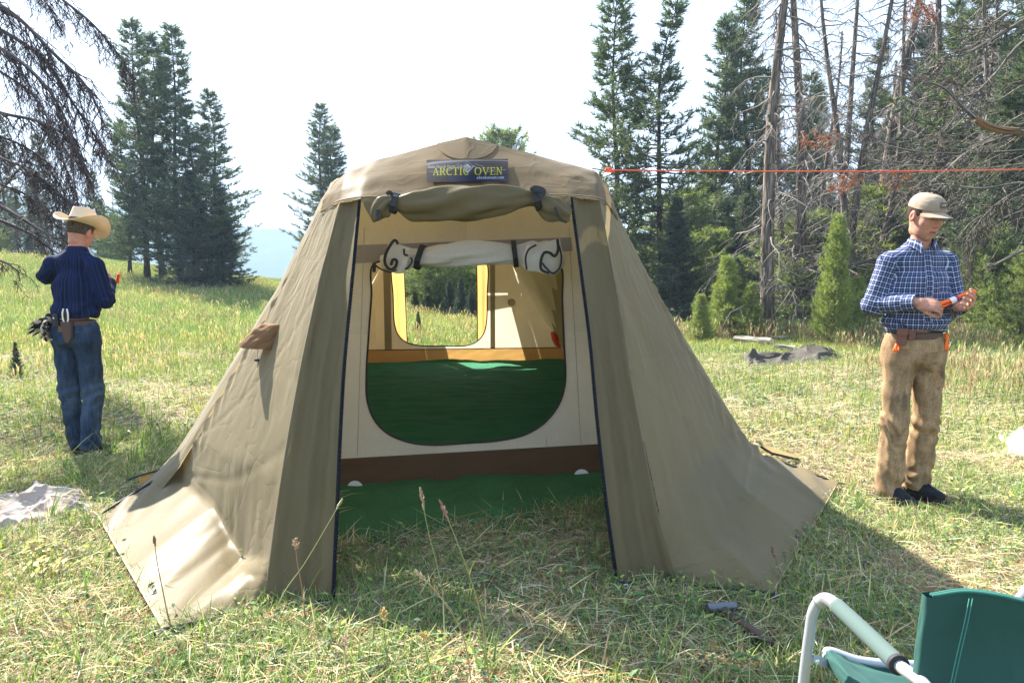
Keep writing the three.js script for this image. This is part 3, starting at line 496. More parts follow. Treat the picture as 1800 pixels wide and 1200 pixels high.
  { const c = [[750, 281], [893, 279], [893, 319], [751, 320]].map(([x, y]) => findBand(x, y)), rows0 = [[281, 300, 320], [280, 299, 320], [279, 299, 319]].map((ys, i) => ys.map((y) => { const x = [750, 821, 893][i], [u, v] = findBand(x, y); return at(x, y, -onBand(u, v, 0).z - 0.016); })), ctl = [0, 1, 2].map((j) => [0, 1, 2].map((i) => rows0[i][j])), rows = []; for (let j = 0; j <= 6; j++) { const row = []; for (let i = 0; i <= 12; i++) { const s = i / 12, t = j / 6; row.push(cat(ctl.map((q) => cat(q, s)), t)); } rows.push(row); }
    const print = tex(1024, 288, (g, w, h) => {
      g.fillStyle = '#141826'; g.fillRect(0, 0, w, h);
      const sweep = (y0, y1, y2, th, col) => { g.fillStyle = col; g.beginPath(); g.moveTo(0, y0); g.quadraticCurveTo(w * 0.42, y1, w, y2); g.lineTo(w, y2 + 8); g.quadraticCurveTo(w * 0.42, y1 + th * 0.6, 0, y0 + th); g.fill(); };
      sweep(50, -30, 40, 60, '#6c6a74'); sweep(58, -14, 30, 26, '#a9a6ae'); sweep(88, 20, 66, 24, '#484955'); sweep(112, 60, 96, 16, '#343744');
      const bl = g.createLinearGradient(0, 150, 0, h); bl.addColorStop(0, 'rgba(40,56,92,0)'); bl.addColorStop(0.7, 'rgba(36,60,120,0.75)'); bl.addColorStop(1, 'rgba(20,28,50,0.9)'); g.fillStyle = bl; g.fillRect(w * 0.3, 150, w * 0.7, h - 150);
      const line = (pts, lw, col) => { g.strokeStyle = col; g.lineWidth = lw; g.lineJoin = 'miter'; g.beginPath(); pts.forEach(([x, y], k) => k ? g.lineTo(x, y) : g.moveTo(x, y)); g.stroke(); };
      g.fillStyle = '#b9bfd2'; g.beginPath(); g.moveTo(515, 66); g.lineTo(560, 104); g.lineTo(515, 190); g.lineTo(468, 104); g.fill();
      line([[40, 152], [200, 152], [470, 90], [515, 34], [560, 78], [640, 118], [760, 142], [980, 140]], 8, '#7f869c'); line([[120, 168], [290, 152], [440, 84], [515, 150], [580, 92], [700, 160], [900, 160]], 8, '#8f95a8'); line([[300, 140], [420, 66]], 8, '#7d8397'); line([[600, 66], [760, 130]], 8, '#7d8397'); line([[440, 96], [515, 180], [585, 100]], 9, '#b8bece');
      g.fillStyle = '#f1eff0'; g.font = 'italic 38px serif'; g.fillText('Alaska Tent & Tarp', 22, 112);
      g.fillStyle = '#e6e03c'; g.font = '118px serif'; g.save(); const put = (s, x, wd) => { g.save(); g.translate(x, 196); g.scale(wd / g.measureText(s).width, 1); g.lineWidth = 12; g.strokeStyle = '#15180c'; g.strokeText(s, 0, 0); g.fillText(s, 0, 0); g.restore(); }; put('ARCTIC', 112, 420); put('OVEN', 592, 330); g.restore();
      g.fillStyle = '#e9ebf2'; g.font = 'bold 42px serif'; g.fillText('alaskatent.com', 620, 240);
    });
    add('sign', sheet(rows, 24, 10, null, { unit: true }), std(0.30, 0.30, 0.30, { map: print, roughness: 0.85, specularIntensity: 0.3 }), 'dark blue printed sign with yellow lettering and a mountain emblem'); }
  // rolled outer door
  const rollRing = (pts, rad, n, sides, wob, seed, flat = 1) => { const c = curve(pts, n), m = new MB(), rows = []; for (let k = 0; k <= n; k++) { const T = c[Math.min(k + 1, n)].clone().sub(c[Math.max(k - 1, 0)]).normalize(), N = V(0, 1, 0).addScaledVector(T, -T.y).normalize(), B = T.clone().cross(N), row = []; const t = k / n * (rad.length - 1), i = Math.min(rad.length - 2, Math.floor(t)), R = lerp(rad[i], rad[i + 1], ss(0, 1, t - i)); for (let s = 0; s <= sides; s++) { const a = s / sides * 6.28318, w = 1 + wob * noise(Math.cos(a) * 2.2, Math.sin(a) * 2.2 + seed, k * 0.09) + wob * 0.5 * Math.sin(a * 5 + k * 0.22 + seed); row.push(c[k].clone().addScaledVector(N, Math.cos(a) * R * w).addScaledVector(B, Math.sin(a) * R * w * flat)); } rows.push(row); } return sheet(rows, sides, n, null, { linU: true, linV: true }); };
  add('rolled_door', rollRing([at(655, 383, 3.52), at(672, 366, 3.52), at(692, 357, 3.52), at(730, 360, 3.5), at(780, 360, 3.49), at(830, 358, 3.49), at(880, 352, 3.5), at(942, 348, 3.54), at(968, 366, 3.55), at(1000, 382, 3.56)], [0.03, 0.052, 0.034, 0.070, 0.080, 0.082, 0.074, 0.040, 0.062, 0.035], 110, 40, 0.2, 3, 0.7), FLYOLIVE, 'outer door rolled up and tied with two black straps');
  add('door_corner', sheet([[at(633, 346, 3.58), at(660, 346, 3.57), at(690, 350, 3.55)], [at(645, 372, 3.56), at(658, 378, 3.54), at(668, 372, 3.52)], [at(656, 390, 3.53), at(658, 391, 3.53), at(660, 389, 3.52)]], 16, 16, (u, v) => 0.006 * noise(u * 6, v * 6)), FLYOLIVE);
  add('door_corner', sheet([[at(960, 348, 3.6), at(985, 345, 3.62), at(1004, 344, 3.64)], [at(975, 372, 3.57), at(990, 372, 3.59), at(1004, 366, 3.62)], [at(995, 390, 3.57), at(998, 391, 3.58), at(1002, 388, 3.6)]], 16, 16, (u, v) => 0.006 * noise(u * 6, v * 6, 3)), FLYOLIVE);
  const strapRing = (c, R, tilt, w) => { const pts = [], ns = []; for (let k = 0; k <= 20; k++) { const a = k / 20 * 6.28318; const n = V(Math.sin(tilt) * Math.cos(a) * 0.6, Math.cos(a), Math.sin(a)); ns.push(n.clone()); pts.push(c.clone().addScaledVector(n, R * (1 + 0.08 * noise(k)))); } return ribbon(pts, ns, w, 0.004); };
  add('strap', strapRing(at(694, 357, 3.52), 0.05, 0.5, 0.03), BLACK); add('strap', strapRing(at(943, 349, 3.54), 0.058, -0.5, 0.034), BLACK);
  const tail = (pts, w = 0.02) => add('strap_tail', ribbon(curve(pts, 12), V(0, 0.2, 1), w, 0.004), BLACK);
  tail([at(690, 343, 3.46), at(684, 338, 3.45), at(680, 342, 3.45)]); tail([at(665, 368, 3.45), at(664, 378, 3.45), at(668, 387, 3.45)], 0.018); tail([at(934, 336, 3.48), at(940, 331, 3.47), at(955, 336, 3.47), at(950, 345, 3.47)], 0.03); tail([at(976, 364, 3.48), at(980, 378, 3.48), at(990, 388, 3.5)], 0.014);
  // ---- inner tent: front wall with its door hole
  const S0 = 0.26, S1 = 5.75, inner = (y) => halfAt(clamp(y / 0.97, 0, 2.13)) * 0.95;
  const wall = (s, y0, y1, hole, yb0, yb1) => {                     // between a sloping lower line and the roof
    const sh = new THREE.Shape(), N = 30, L = (t) => lerp(yb0, y0 ?? 0, 0), pts = [];
    const ya = yb0, yc = yb1, top = y1;
    for (let k = 0; k <= N; k++) { const y = lerp(ya, top, k / N); pts.push([-inner(y), y]); }
    for (let k = N; k >= 0; k--) { const y = lerp(yc, top, k / N); pts.push([inner(y) * WR, y]); }
    pts.forEach(([x, y], k) => k ? sh.lineTo(x, y) : sh.moveTo(x, y));
    if (hole) { const p = new THREE.Path(); hole.forEach(([x, y], k) => k ? p.lineTo(x, y) : p.moveTo(x, y)); p.closePath(); sh.holes.push(p); }
    const g = new THREE.ShapeGeometry(sh), P = g.attributes.position, U = g.attributes.uv; for (let k = 0; k < P.count; k++) { const u = P.getX(k), y = P.getY(k), q = tp(u, y, s); U.setXY(k, u, y); P.setXYZ(k, q.x, q.y, q.z); } g.computeVertexNormals(); return g;
  };
  const smooth = (list, s, n = 90) => new THREE.CatmullRomCurve3(list.map(([x, y]) => V(...onWall(x, y, s), 0)), true, 'centripetal').getPoints(n).slice(0, -1).map((p) => [p.x, p.y]);
  const door0 = smooth([[657, 464], [653, 520], [648, 590], [644, 660], [646, 705], [660, 740], [685, 763], [722, 777], [760, 781], [820, 778], [880, 773], [925, 762], [958, 741], [983, 708], [993, 672], [991, 600], [988, 530], [985, 468], [960, 458], [900, 456], [800, 458], [720, 462]], S0, 140);
  const l0 = onWall(597, 806, S0), r0 = onWall(1057, 780, S0), tilt = (r0[1] - l0[1]) / (r0[0] - l0[0]), lineY = (u) => l0[1] + tilt * (u - l0[0]);
  const ybL = lineY(-1.7), ybR = lineY(1.7);
  add('inner_front_wall', wall(S0, 0, 2.06, door0, ybL, ybR), CANVAS, 'cream inner wall with a rounded door opening');
  const quadOn = (s, c, n = 30, disp) => { const rows = [[], [], []]; for (let i = 0; i <= 8; i++) for (let j = 0; j < 3; j++) { const u = lerp(lerp(c[0][0], c[1][0], i / 8), lerp(c[3][0], c[2][0], i / 8), j / 2), y = lerp(lerp(c[0][1], c[1][1], i / 8), lerp(c[3][1], c[2][1], i / 8), j / 2); rows[j].push(tp(u, y, s)); } return sheet(rows, n, 10, disp); };
  const b0 = onWall(594, 862, S0), b1 = onWall(1066, 842, S0), bt = (b1[1] - b0[1]) / (b1[0] - b0[0]);
  add('floor_tub', quadOn(S0 - 0.006, [[-1.6, lineY(-1.6)], [1.65, lineY(1.65)], [1.65, b1[1] + bt * (1.65 - b1[0])], [-1.6, b0[1] + bt * (-1.6 - b0[0])]], 60, (u, v) => 0.006 * noise(u * 20 + v * 6, v * 5)), TUB, 'dark brown tub wall below the door');
  add('grey_band', quadOn(S0 - 0.004, [onWall(622, 431, S0), onWall(1004, 417, S0), onWall(1006, 441, S0), onWall(620, 463, S0)]), GREYBAND);
  add('door_binding', tube(new THREE.CatmullRomCurve3(door0.map(([u, y]) => tp(u, y, S0 - 0.006)), true).getPoints(200), 0.0065, 6), BLACK);
  for (const px of [1022, 960]) add('wall_seam', tube([onWall(px, 800, S0), onWall(px - (px > 1000 ? 22 : 0), px > 1000 ? 400 : 770, S0)].map(([u, y]) => tp(u, y, S0 - 0.003)), 0.002, 4), std(0.5, 0.44, 0.35));
  add('wall_seam', tube([onWall(628, 800, S0), onWall(640, 400, S0)].map(([u, y]) => tp(u, y, S0 - 0.003)), 0.002, 4), std(0.5, 0.44, 0.35));
  // half-round white patches with pull tabs on the tub
  for (const [px, py, tx, ty] of [[625, 864, 624, 880], [1022, 843, 1034, 858]]) { const [u, y] = onWall(px, py, S0 - 0.02), q = tp(u, y, S0 - 0.02); add('anchor_patch', new THREE.ExtrudeGeometry(new THREE.Shape().absarc(0, 0, 0.05, 0, Math.PI), { depth: 0.004, bevelEnabled: false, curveSegments: 18 }).translate(q.x, q.y + 0.025, q.z + 0.01), std(0.72, 0.72, 0.69)); const [u2, y2] = onWall(tx, ty, S0 - 0.06); add('strap_tail', ribbon([tp(u, y + 0.04, S0 - 0.036), tp((u + u2) / 2, (y + y2) / 2, S0 - 0.04), tp(u2, y2, S0 - 0.06)], V(0, 0.3, 1), 0.026, 0.003), BLACK); }
  // inner walls, roof and back wall
  const ih = (s, f) => { const out = []; for (const sg of [-1, 1]) { const list = PROF.map(([w, y]) => tp(sg * w * f * (sg > 0 ? WR : 1), Math.max(0.03, y * 0.965), s)); if (sg > 0) list.reverse().shift(); out.push(...list); } return out; };
  add('inner_walls', sheet([ih(S0, 0.95), ih(1.4, 0.935), ih(2.9, 0.925), ih(4.3, 0.935), ih(S1, 0.95)], 70, 70, (u, v) => 0.012 * noise(u * 30, v * 12) + 0.006 * noise(u * 60, v * 30)), CANVAS, 'cream side walls and ceiling of the inner tent');
  const door1 = smooth([[690, 462], [691, 520], [694, 572], [701, 590], [714, 601], [736, 607], [780, 608], [820, 607], [838, 600], [850, 586], [855, 566], [856, 520], [855, 462], [840, 455], [770, 453], [705, 455]], S1, 120);
  const by = onWall(800, 613, S1)[1];
  add('inner_back_wall', wall(S1, 0, 2.04, door1, by, by), CANVAS, 'cream back wall with a second door opening');
  add('door_binding', tube(new THREE.CatmullRomCurve3(door1.map(([u, y]) => tp(u, y, S1 - 0.006)), true).getPoints(160), 0.009, 6), BLACK);
  const f1 = onWall(800, 631, S1)[1];
  add('back_tub', quadOn(S1 - 0.008, [[-1.75, by], [1.8, by], [1.82, f1 - 0.03], [-1.78, f1 - 0.03]], 50, (u, v) => 0.006 * noise(u * 30, v * 4)), TUBBACK, 'ochre band along the foot of the back wall');
  add('back_tub_edge', tube([tp(-1.75, by, S1 - 0.012), tp(1.8, by, S1 - 0.012)], 0.006, 5), BLACK);
  for (const [px, w] of [[681, 0.05], [866, 0.035]]) { const [u] = onWall(px, 540, S1); add('back_wall_band', quadOn(S1 - 0.005, [[u - w, 1.5], [u + w, 1.5], [u + w, by], [u - w, by]]), cloth(0.5, 0.44, 0.33, { transmission: 0.12 })); }
  for (const [px, py, mat] of [[899, 531, CANVAS], [933, 511, std(0.35, 0.38, 0.38)]]) { const [u, y] = onWall(px, py, S1), q = tp(u, y, S1 - 0.012); add('vent_patch', new THREE.CylinderGeometry(0.05, 0.05, 0.008, 22).rotateX(Math.PI / 2).translate(q.x, q.y, q.z), mat); if (px < 920) add('vent_rim', new THREE.TorusGeometry(0.05, 0.004, 6, 24).translate(q.x, q.y, q.z + 0.006), std(0.2, 0.17, 0.13)); }
  // the floor cloth inside and an orange stuff sack in the far right corner
  const fy = (u, s) => lerp(0.075, f1 - 0.012, s / S1) + 0.03 * ss(2.5, 5.5, s) * noise(u * 1.2 + 4, s) + 0.016 * noise(u * 2.4, s * 3.2) + 0.008 * noise(u * 7, s * 9);
  { const rows = []; for (let j = 0; j <= 30; j++) { const s = lerp(S0 + 0.02, S1 - 0.02, j / 30), row = []; for (let i = 0; i <= 20; i++) { const u = lerp(-1.66, 1.72, i / 20); row.push(tp(u, fy(u, s), s)); } rows.push(row); } add('floor_cloth', sheet(rows, 90, 160, (u, v) => 0.010 * noise(u * 14, v * 60) + 0.004 * noise(u * 40, v * 120)), GREEN, 'dark green floor cloth with fine wrinkles'); }
  add('side_curtain', sheet([[onWall(925, 455, 5.3), onWall(945, 440, 4.3), onWall(960, 440, 3.0), onWall(985, 440, 1.6)], [onWall(950, 520, 5.3), onWall(965, 520, 4.3), onWall(978, 520, 3.0), onWall(998, 520, 1.6)], [onWall(983, 600, 5.3), onWall(988, 605, 4.3), onWall(996, 620, 3.0), onWall(1006, 640, 1.6)]].map((r) => r.map(([u, y], k) => tp(u, y, [5.3, 4.3, 3.0, 1.6][k]))), 40, 30, (u, v) => 0.02 * Math.sin(u * 30 + v * 5) + 0.01 * noise(u * 9, v * 9)), cloth(0.47, 0.42, 0.20, { transmission: 0.4 }), 'olive yellow curtain along the right inner wall');
  // rolled inner door with black binding
  add('rolled_inner_door', rollRing([at(672, 458, 4.18), at(700, 455, 4.14), at(738, 452, 4.1), at(790, 449, 4.08), at(850, 445, 4.08), at(905, 446, 4.1), at(940, 450, 4.12), at(972, 452, 4.15), at(985, 450, 4.18)], [0.035, 0.075, 0.05, 0.068, 0.072, 0.058, 0.084, 0.094, 0.06], 110, 40, 0.2, 8, 0.8), WHITE, 'white inner door rolled up, tied with black straps');
  add('door_end', sheet([[at(682, 430, 4.06), at(700, 428, 4.03), at(722, 436, 4.02)], [at(678, 455, 4.04), at(697, 455, 4.0), at(716, 462, 4.0)], [at(668, 470, 4.08), at(690, 478, 4.04), at(712, 480, 4.02)]], 20, 20, (u, v) => 0.012 * Math.sin(u * 7 + v * 3)), WHITE);
  add('door_end', sheet([[at(925, 432, 4.03), at(950, 426, 4.0), at(983, 420, 4.04)], [at(922, 455, 4.0), at(950, 455, 3.97), at(986, 450, 4.02)], [at(928, 474, 4.02), at(955, 481, 4.0), at(982, 478, 4.04)]], 20, 20, (u, v) => 0.014 * Math.sin(u * 8 + v * 2)), WHITE);
  const bind = (pts, d, w = 0.016) => add('binding', ribbon(curve(pts.map(([x, y]) => at(x, y, d)), 40), V(0, 0, 1), w, 0.006), BLACK);
  bind([[700, 429], [694, 422], [684, 434], [677, 450], [677, 464], [685, 473], [694, 470], [697, 458], [691, 456], [687, 466]], 3.985); bind([[710, 437], [711, 447], [717, 449]], 3.98, 0.012); bind([[722, 452], [724, 459], [717, 470], [712, 473]], 3.985, 0.01); bind([[655, 462], [668, 472], [685, 478], [697, 474]], 4.0, 0.009);
  bind([[943, 430], [930, 438], [924, 452], [926, 474]], 3.955, 0.011); bind([[980, 420], [981, 440], [975, 450], [966, 444], [957, 444], [951, 458], [952, 474], [966, 480]], 3.945, 0.016); bind([[953, 462], [962, 473], [972, 480], [983, 472], [987, 452], [983, 432]], 3.94, 0.011);
  add('strap', strapRing(at(738, 452, 4.1), 0.07, 0.5, 0.035), BLACK); add('strap', strapRing(at(905, 446, 4.1), 0.078, -0.2, 0.03), BLACK);
  add('zip_pull', ribbon([at(657, 462, 4.2), at(658, 470, 4.2), at(657, 478, 4.2)], V(0, 0, 1), 0.02, 0.006), BLACK);
  // ---- rear porch, mirrored: two panels and two strips round an open far door
  const S2 = 7.3, zu0 = onWall(716, 600, S2)[0], zu1 = onWall(839, 600, S2)[0], zt0 = onWall(711, 470, S2 - 0.5)[0], zt1 = onWall(834, 470, S2 - 0.5)[0];
  for (const [zb, zt, sg] of [[zu0, zt0, -1], [zu1, zt1, 1]]) {
    const g0 = (u, s) => { const p = tp(u, 0, s); p.y = groundY(p.x, p.z) + 0.02; return p; };
    const zip = [tp(zt, 1.75, 6.35), tp(lerp(zt, zb, 0.35), 1.2, 6.65), tp(lerp(zt, zb, 0.7), 0.6, 6.98), g0(zb, S2)], seam = [tp(zt + sg * 0.2, 1.75, 6.3), tp(zt + sg * 0.27, 1.2, 6.6), tp(zt + sg * 0.3, 0.6, 6.95), g0(zb + sg * 0.36, S2)];
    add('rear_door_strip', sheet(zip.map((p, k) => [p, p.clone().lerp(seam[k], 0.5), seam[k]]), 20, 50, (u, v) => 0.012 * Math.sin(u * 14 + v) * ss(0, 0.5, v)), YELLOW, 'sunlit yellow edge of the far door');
    add('rear_panel', sheet(seam.map((p, k) => { const y = [1.74, 1.2, 0.6, 0][k], e = tp(sg * halfAt(y) * (sg > 0 ? WR : 1), y, 5.82); if (k === 3) e.y = groundY(e.x, e.z) + 0.02; return [p.clone(), p.clone().lerp(e, 0.5), e]; }), 40, 50, (u, v) => 0.012 * noise(u * 10, v * 8)), FLY);
    add('rear_zip', tube(curve(zip, 30), 0.007, 5), BLACK);
  }
  { const low2 = [], up2 = []; for (let k = 0; k <= 8; k++) { const t = k / 8 * 2 - 1; up2.push(tp(t * 0.84, 2.14 - 0.19 * Math.abs(t) - 0.2 * Math.pow(Math.abs(t), 8), 5.8)); low2.push(tp(lerp(zt0 - 0.2, zt1 + 0.2, k / 8), 1.72, 6.35)); } add('rear_band', sheet([up2, low2], 40, 10, null), FLYBAND); }
  add('rolled_rear_door', rollRing([tp(zt0 + 0.0, 1.68, 6.42), tp((zt0 + zt1) / 2, 1.65, 6.42), tp(zt1, 1.68, 6.42)], [0.06, 0.08, 0.06], 30, 16, 0.08, 2), FLYOLIVE);
  // ---- side flaps of the fly's skirt, by the corners
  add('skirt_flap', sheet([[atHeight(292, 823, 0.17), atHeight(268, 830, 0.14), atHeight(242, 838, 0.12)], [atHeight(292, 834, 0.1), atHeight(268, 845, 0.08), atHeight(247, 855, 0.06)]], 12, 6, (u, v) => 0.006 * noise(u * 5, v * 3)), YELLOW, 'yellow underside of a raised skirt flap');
  add('flap_edge', tube([atHeight(292, 822, 0.172), atHeight(268, 829, 0.142), atHeight(240, 837, 0.122), atHeight(222, 844, 0.08)], 0.007, 5), BLACK);
  add('skirt_flap', sheet([[atHeight(1330, 772, 0.2), atHeight(1352, 784, 0.16), atHeight(1400, 800, 0.07)], [atHeight(1336, 782, 0.18), atHeight(1356, 796, 0.1), atHeight(1404, 806, 0.04)]], 12, 6, null), FLY);
  add('flap_edge', tube([atHeight(1338, 785, 0.18), atHeight(1358, 797, 0.1), atHeight(1406, 808, 0.03)], 0.009, 5), BLACK);
  // ---- hooded vent on the left panel, with its cord
  { let best = 1e9, q; for (let i = 0; i <= 60; i++) for (let j = 0; j <= 60; j++) { const p = cat(rowsL.map((r) => cat(r, i / 60)), j / 60), e = Math.hypot(project(p)[0] - 474, project(p)[1] - 590); if (e < best) { best = e; q = p; } }
    const right = V(0.82, 0, 0.57).normalize(), out = nL.clone(), dn = right.clone().cross(out).normalize().multiplyScalar(-1), w = 0.088, rows = [];
    if (dn.y > 0) dn.negate();
    for (let j = 0; j <= 10; j++) { const row = []; for (let i = 0; i <= 16; i++) { const a = i / 16 * Math.PI, t = j / 10, prof = 0.2 + 0.8 * Math.sqrt(t), wob = 1 + 0.1 * noise(i * 0.5, j * 0.4); row.push(q.clone().addScaledVector(right, -Math.cos(a) * w * (0.9 + 0.1 * t)).addScaledVector(out, Math.sin(a) * 0.14 * prof * wob + 0.004).addScaledVector(dn, -0.065 + 0.14 * t + 0.05 * t * Math.sin(a))); } rows.push(row); }
    add('vent_hood', sheet(rows, 32, 20, (u, v) => 0.005 * noise(u * 14, v * 8)), cloth(0.26, 0.15, 0.075, { transmission: 0.3 }), 'small brown hooded vent with a drawcord');
    add('vent_hole', sheet([[0, 1].map((k) => q.clone().addScaledVector(right, (k * 2 - 1) * w * 0.9).addScaledVector(out, 0.012).addScaledVector(dn, -0.03)), [0, 1].map((k) => q.clone().addScaledVector(right, (k * 2 - 1) * w * 0.9).addScaledVector(out, 0.016).addScaledVector(dn, 0.05))], 4, 4, null), std(0.25, 0.11, 0.04));
    const c = q.clone().addScaledVector(out, 0.03).addScaledVector(right, -w * 0.5).addScaledVector(dn, 0.06);
    add('drawcord', tube([c, c.clone().add(V(0.004, -0.04, 0.004)), c.clone().add(V(0.002, -0.11, 0.004))], 0.0028, 5), std(0.8, 0.8, 0.78)); add('cord_toggle', new THREE.CapsuleGeometry(0.008, 0.018, 4, 8).rotateZ(1.5).translate(c.x + 0.003, c.y - 0.085, c.z + 0.005), BLACK); }
}
// orange stuff hanging in the far right corner of the tent
{ const rows = [[[968, 584], [972, 582], [978, 590]], [[970, 596], [978, 598], [984, 604]], [[976, 608], [982, 610], [986, 615]]].map((r) => r.map(([x, y], k) => { const [u, h] = onWall(x, y, 4.95); return tp(u, h, 4.95 - 0.06 * (k === 1)); }));
  single('orange_bag', sheet(rows, 14, 14, (u, v) => 0.03 * Math.sin(u * 3.1) * Math.sin(v * 3.1)), std(0.75, 0.07, 0.02, { transmission: 0.3, roughness: 1 }), 'bright orange-red bag in the far right corner inside the tent', 'bag'); }
// green cloth laid on the grass in front of the inner door
{ const front = [[565, 973], [600, 969], [660, 966], [740, 962], [820, 952], [900, 943], [970, 925], [1030, 908], [1075, 893], [1092, 888]].map(([x, y]) => ground(x, y).add(V(0, 0.022, 0))), rows = [[], [], []];
  front.forEach((p, k) => { const b = tp(lerp(-1.1, 1.2, k / 9), 0.07, 0.34); rows[2].push(p); rows[1].push(p.clone().lerp(b, 0.5).add(V(0, 0.02 * noise(k * 1.3), 0))); rows[0].push(b); });
  const GC = GREEN.clone(); GC.color.setRGB(0.045, 0.14, 0.045);
  single('ground_cloth', sheet(rows, 110, 40, (u, v) => 0.02 * noise(u * 12, v * 5) + 0.010 * noise(u * 28 + v * 9, v * 12) + 0.01 * ss(0.85, 1, v) * noise(u * 30, 3)), GC, 'dark green ground cloth on the grass in front of the inner tent', 'tarp'); }
// orange guy line from the tent's right shoulder to a tree outside the picture
{ const a = at(1056, 299, 4.05), b = at(2300, 276, 6.2), pts = []; for (let k = 0; k <= 40; k++) { const t = k / 40; pts.push(a.clone().lerp(b, t).add(V(0, -0.05 * Math.sin(t * Math.PI), 0))); }
  const g = thing('guy_line', 'thin orange guy line stretched from the tent roof to the right', 'rope', a), m = std(0.85, 0.12, 0.04, { roughness: 0.7 }); partW('rope', tube(pts, 0.0042, 6), m, g);
  partW('knot', tube(curve([0, 1, 2, 3, 4, 5, 6, 7].map((k) => a.clone().add(V(0.03 + 0.005 * k + 0.016 * Math.sin(k * 2), 0.014 * Math.cos(k * 2.2), 0.012 * Math.sin(k * 1.4)))), 40), 0.005, 5), m, g); partW('loop', ribbon([a.clone().add(V(-0.05, 0.01, 0)), a.clone().add(V(0.02, 0, 0))], V(0, 1, 0.3), 0.025, 0.004), BLACK, g); }

// ---------------------------------------------------------------- the two men
const SKIN = std(1, 1, 1, { vertexColors: true, roughness: 0.55, specularIntensity: 0.4 });
const tinted = (o = {}) => std(1, 1, 1, { vertexColors: true, roughness: 0.9, specularIntensity: 0.25, ...o });
function basis(x, y, z, p) { return new THREE.Matrix4().makeBasis(x, y, z).setPosition(p); }
// a hand: wrist at the origin, fingers along +y, palm towards +z, thumb on the `side` of x
function handGeo(side, curl, spreadT = 0.5, tone = [0.50, 0.245, 0.165]) {
  const parts = [ell(V(0, 0.052, 0), V(0.041, 0.054, 0.0155)), cap(V(0, -0.05, 0), V(0, 0.02, 0), 0.026, 0.027), ell(V(side * 0.026, 0.03, 0.009), V(0.017, 0.032, 0.014))], fingers = [];
  [[0.030, 0.074, 0.0094], [0.0105, 0.083, 0.0096], [-0.0105, 0.077, 0.0092], [-0.030, 0.060, 0.0082]].forEach(([x, L, R], k) => {
    let p = V(side * x, 0.088 - Math.abs(x - 0.005) * 0.35, 0), a = 0, seg = [0.46, 0.30, 0.24].map((q) => q * L); const c = curl[k] ?? curl[0];
    parts.push(cap(V(side * x * 0.7, 0.04, 0), p, 0.011, R));
    seg.forEach((s, i) => { a += c * [0.9, 1.25, 0.8][i]; const q = p.clone().add(V(side * x * 0.05, Math.cos(a) * s, Math.sin(a) * s)); fingers.push(cap(p, q, R * (1 - 0.06 * i), R * (0.94 - 0.08 * i))); p = q; });
  });
  const t0 = V(side * 0.026, 0.018, 0.008), t1 = t0.clone().add(V(side * 0.026 * (0.4 + spreadT), 0.036, 0.016)), t2 = t1.clone().add(V(side * 0.008 * spreadT, 0.030, 0.018)), t3 = t2.clone().add(V(-side * 0.004, 0.022, 0.012));
  const th = [cap(t0, t1, 0.0135, 0.0115), cap(t1, t2, 0.0112, 0.0102), cap(t2, t3, 0.010, 0.0084)];
  const f = (x, y, z) => { let d = 1; for (const q of parts) d = smin(d, q(x, y, z), 0.012); let e = 1; for (const q of fingers) e = Math.min(e, q(x, y, z)); d = smin(d, e, 0.005); let g = 1; for (const q of th) g = smin(g, q(x, y, z), 0.004); return smin(d, g, 0.006); };
  return surface(f, [-0.08, -0.07, -0.035], [0.08, 0.19, 0.12], 0.0034, (x, y, z) => { const k = 0.92 + 0.16 * noise(x * 90, y * 90, z * 90); return [tone[0] * k, tone[1] * k, tone[2] * k]; });
}
